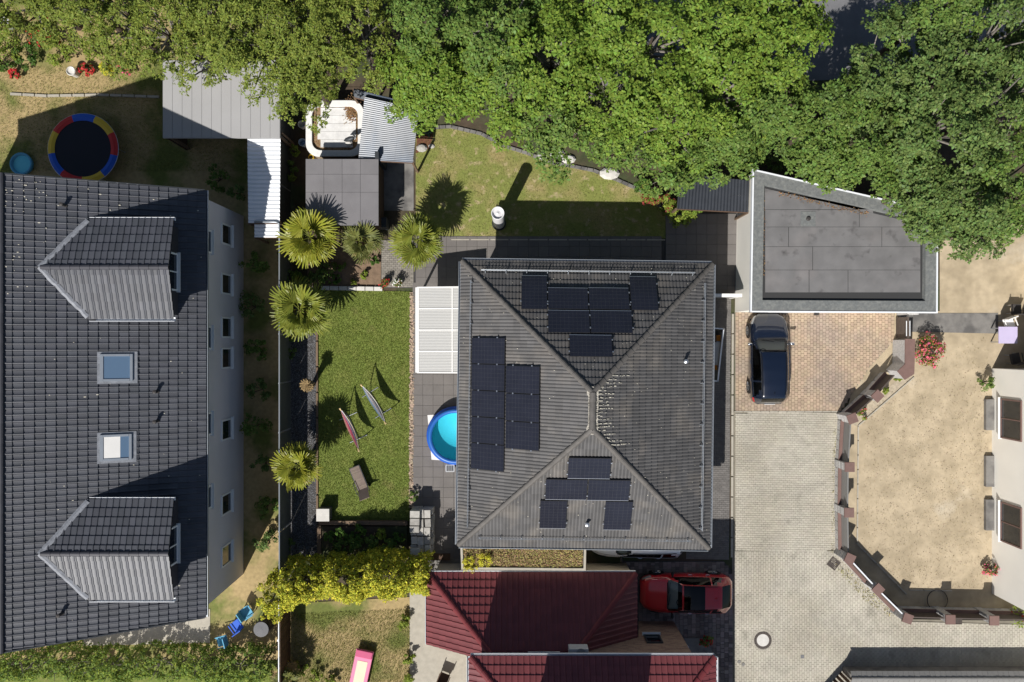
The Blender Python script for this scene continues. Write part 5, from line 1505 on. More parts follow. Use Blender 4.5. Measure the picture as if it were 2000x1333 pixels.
for k in range(130):
    u, v = rg0.uniform(0.3, NPL['L'] - 0.3), rg0.uniform(0.1, 7.0)
    if k < 70: u, v = NPL['L'] - rg0.exponential(1.2), 7.2 - rg0.exponential(1.2)
    if not (0.1 < u < NPL['L'] - 0.1 and 0.1 < v < 7.2): continue
    s = rg0.uniform(0.012, 0.035)
    sp.box((0, 0, 0), (s, s * rg0.uniform(1, 3), 0.006), M4=Matrix.Translation(NPL['O'] + NPL['U'] * u + NPL['V'] * v + NPL['N'] * 0.045) @ NPL['R'])
sp.build('lichen_spots', MT['lichen'], nroof, kind='stuff')
for (x0, y0, x1, y1, mt) in ((195, 692, 259, 745, 'pane_sky'), (195, 849, 257, 900, 'c_blue_light')):
    E = NPL; O = E['O'] + E['N'] * 0.1
    cs = [on_plane(a, b, O, E['N']) for a, b in ((x0, y0), (x1, y0), (x1, y1), (x0, y1))]
    c = sum(cs, Vector()) / 4; w = ((cs[0] - cs[3]).length + (cs[1] - cs[2]).length) / 2; h = ((cs[0] - cs[1]).length + (cs[3] - cs[2]).length) / 2
    M4 = Matrix.Translation(c) @ E['R']
    s = MB()
    for (cx, cy, sx, sy) in ((0, h / 2 - .06, w, .12), (0, -h / 2 + .05, w, .1), (-w / 2 + .045, 0, .09, h - .22), (w / 2 - .045, 0, .09, h - .22)): s.box((cx, cy, 0), (sx, sy, 0.09), M4=M4)
    sk = s.build('skylight', MT['zinc'], nh)
    MB().box((0, 0, 0.0), (w - 0.15, h - 0.2, 0.03), M4=M4).build('pane', MT['pane_sky'] if mt == 'pane_sky' else MT['pane_sky'], sk)
    if mt != 'pane_sky':
        MB().box((0, h * 0.12, 0.0175), (w - 0.18, h * 0.52, 0.004), M4=M4).build('blind', MT['tarp_white'], sk)
    f = MB()
    for (cx, cy, sx, sy) in ((0, h / 2 + .05, w + .2, .1), (-w / 2 - .05, 0, .1, h), (w / 2 + .05, 0, .1, h), (0, -h / 2 - .09, w + .2, .18)): f.box((cx, cy, -0.035), (sx, sy, 0.02), M4=M4)
    f.build('flashing', MT['lead'], sk)
for px, py in ((128, 402), (308, 765), (308, 823), (122, 1198)):
    roof_vent(nh, on_plane(px, py, NPL['O'], NPL['N']), MT['iron'], 0.06, 0.3)
for py in (458, 555, 640, 700, 840, 985, 1085):
    window(nh, Vector((wxr + 0.01, P(0, py, 2.6).y, 2.45)), 0.95, 1.25, 0.0, mull=0)
for py in (470, 660, 830, 975):
    window(nh, Vector((wxr + 0.01, P(0, py, 5).y, 4.75)), 1.0, 0.8, 0.0, mull=0)
sheet('house_terrace', G([(160, 1205), (410, 1190), (410, 1256), (160, 1262)]), -0.012, MT['kerb'])

# grey carport roof and white corrugated roof
zc = 2.6
cpt = thing('carport', 'flat pale grey carport roof between house and boundary fence', 'carport', tuple(P(440, 210)))
a, b = P(318, 270, zc), P(547, 118, zc)
MB().box(((a.x + b.x) / 2, (a.y + b.y) / 2, zc - 0.06), (b.x - a.x, b.y - a.y, 0.12)).build('roof', MT['carport_roof'], cpt)
for k in range(12):
    w = (b.x - a.x) / 12
    MB().box((a.x + (k + 0.5) * w, (a.y + b.y) / 2, zc + 0.006), (w - 0.02, b.y - a.y - 0.02, 0.02)).build('roof_sheet', MT['carport_roof'], cpt)
for x in (a.x + 0.15, b.x - 0.15):
    for y in (a.y + 0.15, b.y - 0.15): MB().box((x, y, zc / 2 - 0.1), (0.12, 0.12, zc - 0.1)).build('post', MT['wood'], cpt)
MB().box((a.x + 0.06, (a.y + b.y) / 2, zc / 2 - 0.1), (0.06, b.y - a.y - 0.1, zc - 0.1)).build('side_wall', MT['wood_dark'], cpt)
zw = 2.3
lean_to('storage_roof', 'narrow white corrugated metal roof along the boundary fence', [P(485, 436, zw), P(546, 436, zw), P(548, 259, zw), P(483, 259, zw)], MT['white_metal'], 22, 'x', 0.018, 1)
lean_to('storage_roof', 'short lower white corrugated roof piece by the palm', [P(497, 464, zw - .15), P(544, 464, zw - .15), P(545, 434, zw - .15), P(497, 434, zw - .15)], MT['white_metal'], 4, 'x', 0.018, 1)
MB().tube([P(497, 434, zw + .1), P(538, 434, zw + .1), P(545, 437, zw + .05), P(546, 470, zw - .1), P(546, 470, 0)], 0.045, 8).build('down_pipe', MT['zinc'], label='grey rain pipe bending over the white corrugated roof', cat='pipe', smooth=True)

# trampoline, toys and garden bits in the left garden
tc = P(162, 291, 0.8); tr_ = 68 / (F / (H - 0.8))
tm = thing('trampoline', 'round garden trampoline with yellow blue and red edge pad', 'trampoline', (tc.x, tc.y, 0))
MB().lathe([(tr_ - 0.3, 0.0), (0.001, -0.02)], 48, tuple(tc)).build('jumping_mat', MT['c_net'], tm)
cols = ['c_yellow', 'c_blue', 'c_red']
for k in range(9):
    mb = MB(); n = 6
    for i in range(n + 1):
        t = 2 * math.pi * (k + i / n) / 9 + 0.5
        for r, z in ((tr_ - 0.32, 0.02), (tr_ - 0.16, 0.06), (tr_ + 0.02, 0.0)): mb.v.append((tc.x + r * math.cos(t), tc.y + r * math.sin(t), tc.z + z))
    for i in range(n):
        for q in (0, 1): mb.f.append((3 * i + q, 3 * i + q + 1, 3 * i + 4 + q, 3 * i + 3 + q)[::-1])
    mb.build('edge_pad', MT[cols[k % 3]], tm)
for k in range(6):
    t = k * math.pi / 3
    MB().tube([(tc.x + tr_ * math.cos(t), tc.y + tr_ * math.sin(t), 0), (tc.x + tr_ * math.cos(t), tc.y + tr_ * math.sin(t), 0.78)], 0.025, 6).build('leg', MT['steel'], tm)
MB().lathe([(tr_, -0.05), (tr_ + 0.04, -0.02), (tr_, 0.0), (tr_ - 0.02, -0.03), (tr_, -0.05)], 48, tuple(tc)).build('frame', MT['steel'], tm)
sl_ = P(46, 322)
ps_ = thing('play_pool', 'small blue shell sandpit beside the trampoline', 'sandpit', (sl_.x, sl_.y, 0))
MB().lathe([(0.001, 0.03), (0.42, 0.03), (0.46, 0.24), (0.52, 0.26), (0.55, 0.22), (0.5, 0.0)], 24, (sl_.x, sl_.y, 0)).build('shell', MT['c_teal'], ps_, smooth=True)
MB().lathe([(0.43, 0.1), (0.001, 0.12)], 24, (sl_.x, sl_.y, 0)).build('water', MT['pool_liner'], ps_)
for k, (px, py, mt, fl, r, lab) in enumerate([(30, 100, 'leaf_hedge', None, .8, 'wide green shrub in the far flower bed'), (98, 78, 'leaf_mid', 'flower_red', .75, 'shrub full of red flowers in the far flower bed'), (62, 118, 'leaf_bush', None, .6, 'bright green shrub next to the red flowers'), (176, 140, 'leaf_mid', 'flower_red', .35, 'low red flowering plant on the bed edge'), (216, 140, 'leaf_gold', None, .4, 'small yellow green shrub on the bed edge'), (36, 148, 'leaf_mid', 'flower_red', .3, 'small red flowering plant by the bed corner'), (252, 140, 'leaf_deep', 'flower_pink', .4, 'dark shrub with pale pink flowers on the bed edge'), (130, 110, 'leaf_hedge', None, .7, 'rounded light green shrub before the hedge trees'), (190, 105, 'leaf_hedge', None, .6, 'green shrub between red and yellow plants'), (8, 130, 'leaf_bush', None, .6, 'fresh green shrub at the outer end of the bed')]):
    shrub('bed_shrub', lab, P(px, py), r, r * 1.5, MT[mt], int(900 * r + 150), 0.09, 'shrub', 500 + k, None, MT[fl] if fl else None, nf=140)
MB().lathe([(0.001, 0), (0.16, 0), (0.2, 0.5), (0.23, 0.55), (0.2, 0.58), (0.16, 0.5), (0.001, 0.48)], 16, tuple(P(150, 146))).build('stone_pot', MT['stone_white'], label='white stone pot standing at the flower bed', cat='pot')
MB().lathe([(0.2, 0), (0.2, 0.6), (0.22, 0.62), (0.001, 0.66)], 16, tuple(P(24, 52))).build('rain_barrel', MT['plastic_grey'], label='grey rain barrel under the corner trees', cat='barrel')
stone_row('bed_kerb', 'pale concrete kerb in front of the far flower bed', G([(20, 184), (90, 188), (200, 186), (312, 190)]), 12, 0.12, MT['kerb'], 'kerb')
for k, (px, py, r, h) in enumerate([(505, 520, .6, 1.2), (500, 600, .7, 1.2), (505, 680, .6, 1.0), (515, 760, .6, 1.1), (505, 830, .7, 1.3), (520, 900, .5, 1.0), (525, 985, .55, 1.0), (530, 1050, .6, 1.1), (430, 352, .6, 1.0), (470, 380, .5, .9)]):
    shrub('border_shrub', 'dark green shrub in the shaded border under the neighbour house wall', P(px, py), r, h, MT['leaf_deep' if k % 2 else 'leaf_mid'], int(900 * r), 0.1, 'shrub', 540 + k, 'shrubs in the shaded border')
# seating corner
def garden_chair(label, px, py, an, mt, group=None):
    c = P(px, py); t = thing('garden_chair', label, 'chair', (c.x, c.y, 0), an, group)
    MB().box((0, 0, 0.43), (0.48, 0.48, 0.05)).build('seat', MT[mt], t, local=True, bevel=0.01)
    MB().box((-0.26, 0, 0.72), (0.05, 0.48, 0.55)).build('backrest', MT[mt], t, local=True, bevel=0.01)
    for sx in (-1, 1):
        for sy in (-1, 1): MB().box((sx * 0.2, sy * 0.2, 0.2), (0.04, 0.04, 0.42)).build('leg', MT['steel'], t, local=True)
    for sy in (-1, 1): MB().box((0, sy * 0.26, 0.62), (0.45, 0.04, 0.03)).build('armrest', MT[mt], t, local=True)
garden_chair('teal blue garden chair behind the seat with the cushion', 488, 1190, 0.6, 'c_teal')
garden_chair('deep blue garden chair in the shaded seating corner', 468, 1216, 2.2, 'c_blue')
garden_chair('teal garden chair next to the pale terrace slab', 440, 1246, 3.4, 'c_teal')
rb = P(522, 1216)
bar_ = thing('rain_barrel', 'dark ribbed rain barrel beside the brown board fence', 'barrel', (rb.x, rb.y, 0))
MB().lathe([(0.001, 0), (0.32, 0)] + [(0.36 + 0.02 * (k % 2), 0.08 + k * 0.09) for k in range(10)] + [(0.33, 0.98)], 24, (rb.x, rb.y, 0)).build('body', MT['iron'], bar_)
MB().lathe([(0.35, 0.96), (0.36, 1.0), (0.001, 1.03)], 24, (rb.x, rb.y, 0)).build('lid', MT['asphalt'], bar_)
pm_ = P(705, 1308, 0.35)
pmt = thing('sun_bed', 'pink and white sun bed on the dry lawn', 'lounger', (pm_.x, pm_.y, 0), math.radians(78))
MB().box((0, 0, 0.3), (1.9, 0.85, 0.08)).build('mattress', MT['c_pink'], pmt, local=True, bevel=0.03)
MB().box((0.75, 0, 0.37), (0.35, 0.8, 0.08)).build('pillow', MT['c_magenta'], pmt, local=True, bevel=0.03)
MB().box((-0.25, 0, 0.346), (1.3, 0.5, 0.012)).build('towel', MT['c_cream'], pmt, local=True)
for sx in (-1, 1):
    for sy in (-1, 1): MB().box((sx * 0.8, sy * 0.35, 0.13), (0.05, 0.05, 0.27)).build('leg', MT['steel'], pmt, local=True)
ch = P(872, 1312, 0.5)
garden_chair('brown patio chair on the pale slabs by the red roof', 868, 1318, 1.2, 'wood_dark')
for k, (px, py) in enumerate([(590, 1300), (618, 1318), (650, 1330), (800, 1280), (790, 1210), (798, 1320)]):
    shrub('lawn_shrub', 'small green shrub on the dry lawn beside the sun bed', P(px, py), .35, .6, MT['leaf_hedge'], 350, 0.08, 'shrub', 570 + k, 'shrubs on the dry lawn')

# ------------------------------------------------------------ red-roofed houses at the bottom
r1 = thing('garage_house', 'low beige house part with dark red hipped tile roof', 'house', tuple(P(1040, 1200)))
z1e, z1p = 2.2, math.radians(34.6)
x0, x1 = P(836, 0, z1e).x, P(1241.5, 0, z1e).x; yN = P(0, 1121, z1e).y; yS = -14.0; rn1 = 2.92
MB().prism([(x0 + 0.3, yS), (x1 - 0.12, yS), (x1 - 0.12, yN - 0.12), (x0 + 0.3, yN - 0.12)], -0.05, z1e - 0.02).build('wall', MT['render_beige'], r1)
zr1 = z1e + rn1 * math.tan(z1p); yR = yN - rn1
mb = MB(); dd = -0.03
c_ = dict(TL=(x0, yN, z1e + dd), TR=(x1, yN, z1e + dd), BL=(x0, yS, z1e + dd), BR=(x1, yS, z1e + dd), RL=(x0 + rn1, yR, zr1 + dd), RR=(x1 - rn1, yR, zr1 + dd), SL=(x0 + rn1, yS, zr1 + dd), SR=(x1 - rn1, yS, zr1 + dd))
mb.poly([c_['TR'], c_['TL'], c_['RL'], c_['RR']]); mb.poly([c_['TL'], c_['BL'], c_['SL'], c_['RL']]); mb.poly([c_['BR'], c_['TR'], c_['RR'], c_['SR']]); mb.poly([c_['RL'], c_['SL'], c_['SR'], c_['RR']])
mb.poly([(x0, yN, z1e - .1), (x1, yN, z1e - .1), (x1, yS, z1e - .1), (x0, yS, z1e - .1)]); mb.poly([c_['BL'], c_['BR'], c_['SR'], c_['SL']])
ro1 = mb.build('roof', MT['deck'], r1)
pool_ = []
tp_r = tile_proto('roof_tile', 0.25, 0.385, 'single', MT['tile_red'])
plane_tiles(pool_, ro1, (x1, yN, z1e), (x0, yN, z1e), z1p, rn1, 1, 1, tp_r)
plane_tiles(pool_, ro1, (x0, yN, z1e), (x0, yS, z1e), z1p, rn1, 1, 0, tp_r)
plane_tiles(pool_, ro1, (x1, yS, z1e), (x1, yN, z1e), z1p, rn1, 0, 1, tp_r)
finish_tiles(pool_)
caps(ro1, (x0, yN, z1e), (x0 + rn1, yR, zr1), MT['ridge_red'], r=0.12, l=0.4, lift=0.03)
caps(ro1, (x1, yN, z1e), (x1 - rn1, yR, zr1), MT['ridge_red'], r=0.12, l=0.4, lift=0.03)
gutter(r1, (x1, yN, z1e), (x0, yN, z1e), MT['white_metal'], w=0.1); gutter(r1, (x0, yN, z1e), (x0, yS, z1e), MT['zinc'], w=0.1); gutter(r1, (x1, yS, z1e), (x1, yN, z1e), MT['dark_steel'], w=0.1)
r2 = thing('brick_house', 'brick house with dark red tiled roof and white gutters', 'house', tuple(P(1150, 1420)))
z2e, z2p = 5.55, math.radians(27)
x0, x1 = P(919, 0, z2e).x, P(1395, 0, z2e).x; yN = P(0, 1284, z2e).y; yS = yN - 10.4; rn2 = 5.2
bw = MB().prism([(x0 + 0.4, yS + 0.4), (7.88, yS + 0.4), (7.88, -13.68), (x0 + 0.4, -13.68)], -0.05, z2e - 0.03)
wall2 = bw.build('wall', BRICK_X, r2)
zr2 = z2e + rn2 * math.tan(z2p); yR = yN - rn2
mb = MB()
q = dict(TL=(x0, yN, z2e + dd), TR=(x1, yN, z2e + dd), BL=(x0, yS, z2e + dd), BR=(x1, yS, z2e + dd), RL=(x0 + rn2, yR, zr2 + dd), RR=(x1 - rn2, yR, zr2 + dd))
mb.poly([q['TR'], q['TL'], q['RL'], q['RR']]); mb.poly([q['TL'], q['BL'], q['RL']]); mb.poly([q['BL'], q['BR'], q['RR'], q['RL']]); mb.poly([q['BR'], q['TR'], q['RR']])
mb.poly([(x0, yN, z2e - .1), (x1, yN, z2e - .1), (x1, yS, z2e - .1), (x0, yS, z2e - .1)])
ro2 = mb.build('roof', MT['deck'], r2)
pool_ = []
plane_tiles(pool_, ro2, (x1, yN, z2e), (x0, yN, z2e), z2p, rn2, 1, 1, tp_r)
plane_tiles(pool_, ro2, (x0, yN, z2e), (x0, yS, z2e), z2p, rn2, 1, 1, tp_r)
plane_tiles(pool_, ro2, (x1, yS, z2e), (x1, yN, z2e), z2p, rn2, 1, 1, tp_r)
plane_tiles(pool_, ro2, (x0, yS, z2e), (x1, yS, z2e), z2p, rn2, 1, 1, tp_r)
near = [p for p in pool_ if p[2] is not None and p[2].translation.y > -15.0]
near = set(id(p) for p in near)
pool_ = [(p[0] + (50 if id(p) in near else 0),) + p[1:] for p in pool_]
finish_tiles(pool_, 150)
caps(ro2, (x0, yN, z2e), (x0 + rn2, yR, zr2), MT['ridge_red'], r=0.13, l=0.4, lift=0.03)
caps(ro2, (x1, yN, z2e), (x1 - rn2, yR, zr2), MT['ridge_red'], r=0.13, l=0.4, lift=0.03)
gutter(r2, (x1, yN, z2e), (x0, yN, z2e), MT['white_metal'], w=0.12); gutter(r2, (x0, yN, z2e), (x0, yS, z2e), MT['zinc'], w=0.13); gutter(r2, (x1, yS, z2e), (x1, yN, z2e), MT['white_metal'], w=0.13)
MB().prism([(0.3, -15.9), (4.4, -15.9), (4.4, -18.5), (0.3, -18.5)], 6.0, 8.75).build('dormer', MT['render_beige'], r2)  # unseen block, added as a dormer to throw a shadow on the north tiles
MB().prism([(0.18, -15.8), (4.52, -15.8), (4.52, -18.6), (0.18, -18.6)], 8.75, 8.9).build('added_dormer_roof', MT['ridge_red'], r2)
window(r2, Vector((2.35, -15.89, 7.8)), 2.0, 0.9, math.pi / 2)  # window for the added shadow-casting block
window(r2, Vector((P(1274, 0, 2.2).x, -13.67, 2.45)), 0.75, 1.0, math.pi / 2, mull=0, frame=MT['dark_steel'])
window(r2, Vector((P(1060, 0, 3).x, -13.67, 4.6)), 1.3, 0.5, math.pi / 2, mull=0, frame=MT['dark_steel'])
ac = P(1130, 1267, 4.6)
acu = thing('air_conditioner', 'pale air conditioner unit fixed between the two red roofs', 'air conditioner', (ac.x, -13.45, 4.1))
MB().box((ac.x, -13.44, 4.42), (0.84, 0.34, 0.6)).build('casing', MT['plastic_grey'], acu, bevel=0.02)
MB().lathe([(0.2, 0.0), (0.2, 0.02), (0.001, 0.03)], 18, (ac.x + 0.1, -13.44, 4.72)).build('fan_cover', MT['zinc'], acu)
for s in (-1, 1): MB().box((ac.x + s * 0.3, -13.48, 4.09), (0.04, 0.4, 0.04)).build('bracket', MT['zinc'], acu)
fpt = P(1380, 1250, 0.4)
shrub('potted_plant', 'flowering potted plant on the brick house driveway', (fpt.x, fpt.y, 0.0), 0.36, 0.8, MT['leaf_mid'], 500, 0.08, 'plant', 601, None, MT['flower_red'], nf=60)
dm_ = P(1358, 1264)
MB().box((dm_.x, dm_.y, 0.03), (1.5, 0.9, 0.06)).build('door_step', MT['slab_old'], label='stone door step in front of the brick house side', cat='step')
MB().lathe([(0.001, 0.0), (0.1, 0.0), (0.13, 0.25), (0.001, 0.3)], 10, tuple(P(1337, 1261, 0.07)), 1.2, 0.8).build('watering_can', MT['blue_light'] if 'blue_light' in MT else MT['c_blue_light'], label='pale blue watering can on the door step', cat='watering can')

# ------------------------------------------------------------ white house on the right, low wall at the bottom right
rh = thing('white_house', 'white rendered house wall with dark windows at the sand yard', 'house', (26.5, P(0, 950).y, 0))
xw = 23.45; yt_, yb_ = P(0, 720).y, P(0, 1160).y
MB().prism([(xw, yb_), (xw + 8, yb_), (xw + 8, yt_), (xw, yt_)], -0.05, 5.5).build('wall', MT['render_white'], rh)
MB().prism([(xw + 1.6, yt_), (xw + 8, yt_), (xw + 8, yt_ + 5.5), (xw + 1.6, yt_ + 5.5)], -0.05, 5.5).build('side_wing', MT['render_white'], rh)
MB().prism([(xw - 0.1, yb_ - 0.4), (xw + 8.4, yb_ - 0.4), (xw + 8.4, yt_ + 5.9), (xw + 1.2, yt_ + 5.9), (xw + 1.2, yt_ + 0.4), (xw - 0.1, yt_ + 0.4)], 5.5, 5.7).build('roof', MT['tile_main'], rh)
for py in (820, 1025): window(rh, Vector((xw - 0.01, P(0, py, 1.5).y, 1.55)), 1.9, 1.6, math.pi, frame=MT['cap_brown'], mull=1)
for py in (810, 920, 1005):
    c = P(1931, py)
    MB().box((c.x, c.y, 0.08), (0.45, 1.5, 0.2)).build('light_well', MT['slab_old'], rh)
tbl = P(1968, 655, 0.7)
tt = thing('garden_table', 'small lilac topped garden table beside the white house corner', 'table', (tbl.x, tbl.y, 0))
MB().box((tbl.x, tbl.y, 0.72), (0.9, 0.8, 0.04)).build('table_top', MT['c_lilac'], tt)
for sx in (-1, 1):
    for sy in (-1, 1): MB().box((tbl.x + sx * .38, tbl.y + sy * .33, 0.35), (0.05, 0.05, 0.7)).build('leg', MT['steel'], tt)
garden_chair('black garden chair in front of the lilac table', 1974, 605, 1.57, 'iron')
garden_chair('white garden chair between lilac table and path', 1960, 632, -1.2, 'white')
garden_chair('dark garden chair behind the lilac table', 1972, 700, 1.8, 'iron')
zwl = 1.15
lw = thing('street_wall', 'low wall with grey tiled coping and brown pickets along the street', 'wall', tuple(P(1850, 1330)))
xa, xb = P(1664, 0, zwl).x, 31.0; ya = P(0, 1316, zwl).y
MB().box(((xa + xb) / 2, ya - 0.25, zwl / 2 - 0.1), (xb - xa, 0.3, zwl - 0.15)).build('wall', MT['slab_old'], lw)
ctl = MB().box((0, 0, 0), (0.24, 0.36, 0.03)).mesh('coping_tile', MT['panel_grey'])
n = int((xb - xa) / 0.25)
for k in range(n):
    for s in (1, -1):
        inst('coping_tile', ctl, Matrix.Translation((xa + 0.25 * (k + 0.5), ya - 0.25 + s * 0.14, zwl - 0.09 + random.gauss(0, 0.004))) @ Matrix.Rotation(s * -0.5, 4, 'X'), lw)
caps(lw, (xa, ya - 0.25, zwl - 0.02), (xb, ya - 0.25, zwl - 0.02), MT['panel_grey'], r=0.07, l=0.3, name='coping_cap')
xc = P(1640, 0).x
for k in range(13):
    p = Vector((xa + 0.1, ya - 0.2, 0)) + Vector((-0.67, -0.74, 0)) * (0.22 * k + 0.1)
    MB().box((p.x, p.y, 0.55), (0.15, 0.03, 1.1), math.atan2(-0.74, -0.67)).build('picket', MT['wood_dark'], lw)

# covers in the street
mh = P(1490, 1251, 0.02)
man = thing('manhole_cover', 'round manhole cover with pale centre and dark iron ring', 'manhole', (mh.x, mh.y, 0.02))
MB().lathe([(0.43, -0.01), (0.43, 0.006), (0.30, 0.008), (0.30, -0.01)], 40, tuple(mh)).build('iron_ring', MT['panel_brown'], man)
MB().lathe([(0.30, 0.004), (0.001, 0.006)], 40, tuple(mh)).build('concrete_plate', MT['stone_white'], man)
for k in range(28):
    t = 2 * math.pi * k / 28
    MB().box((mh.x + 0.38 * math.cos(t), mh.y + 0.38 * math.sin(t), 0.03), (0.07, 0.03, 0.012), t).build('iron_stud', MT['iron'], man)
    MB().box((mh.x + 0.5 * math.cos(t), mh.y + 0.5 * math.sin(t), 0.018), (0.1, 0.095, 0.02), t).build('ring_stone', MT['kerb'], man)
def grate(label, px, py, w, h, an, nb):
    c = P(px, py, 0.02); t = thing('drain_grate', label, 'drain', (c.x, c.y, 0.02))
    M4 = Matrix.Translation((c.x, c.y, 0.025)) @ Matrix.Rotation(an, 4, 'Z')
    MB().box((0, 0, -0.008), (w, h, 0.01), M4=M4).build('pit', MT['joint_dark'], t)
    f = MB()
    for (x, y, sx, sy) in ((0, h / 2, w + .04, .04), (0, -h / 2, w + .04, .04), (w / 2, 0, .04, h - .04), (-w / 2, 0, .04, h - .04)): f.box((x, y, 0.004), (sx, sy, 0.02), M4=M4)
    f.build('frame', MT['panel_brown'], t)
    for k in range(nb): MB().box((-w / 2 + w * (k + 1) / (nb + 1), 0, 0.003), (w / (nb + 1) * 0.5, h - 0.05, 0.016), M4=M4).build('bar', MT['panel_brown'], t)
    for s in (-1, 1): MB().box((0, s * h / 6, 0.002), (w - .05, .03, 0.014), M4=M4).build('cross_bar', MT['panel_brown'], t)
grate('slotted iron drain grate beside the fence bend', 1628, 1101, 0.46, 0.46, math.radians(-38), 6)
grate('small iron drain grate at the foot of a street pillar', 1872, 1213, 0.3, 0.3, 0, 3)
for px, py, sq, lab in ((1567, 1283, 1, 'small square grey service cover in the street stones'), (1443.5, 1293, 0, 'small round service cover closer to the brick house'), (1451.5, 1298, 0, 'small round service cover next to another round one')):
    c = P(px, py, 0.022)
    if sq: MB().box((c.x, c.y, 0.024), (0.17, 0.17, 0.014)).build('service_cover', MT['asphalt'], label=lab, cat='cover', bevel=0.004)
    else: MB().lathe([(0.085, -0.004), (0.085, 0.01), (0.07, 0.012), (0.001, 0.008)], 16, tuple(c)).build('service_cover', MT['slab_old'], label=lab, cat='cover')

mk('weed', (0.34, 0.31, 0.14), var=0.4, hue=0.03, trans=0.2)
scatter_leaves(G([(1630, 1098), (1650, 1108), (1748, 1196), (1738, 1206), (1690, 1176), (1640, 1122)]), 1500, 0.02, 0.1, 0.09, MT['weed'], 'weeds', None, 31, 0.3, label='dry weeds along the foot of the diagonal street fence', cat='weeds')
scatter_leaves(G([(1627, 830), (1640, 830), (1634, 1080), (1622, 1080)]), 420, 0.02, 0.05, 0.06, MT['weed'], 'weeds', None, 32, 0.4, label='thin weeds along the straight street fence', cat='weeds')

# ------------------------------------------------------------ cars
def smooth1(x, y, s, wdt=0.012):
    d = np.linspace(-0.05, 1.05, 900)
    v = np.interp(d, x, y)
    k = np.exp(-0.5 * ((np.arange(-40, 41) * (d[1] - d[0])) / wdt) ** 2); k /= k.sum()
    vp = np.concatenate([np.full(40, v[0]), v, np.full(40, v[-1])])
    return np.interp(s, d, np.convolve(vp, k, 'valid'))

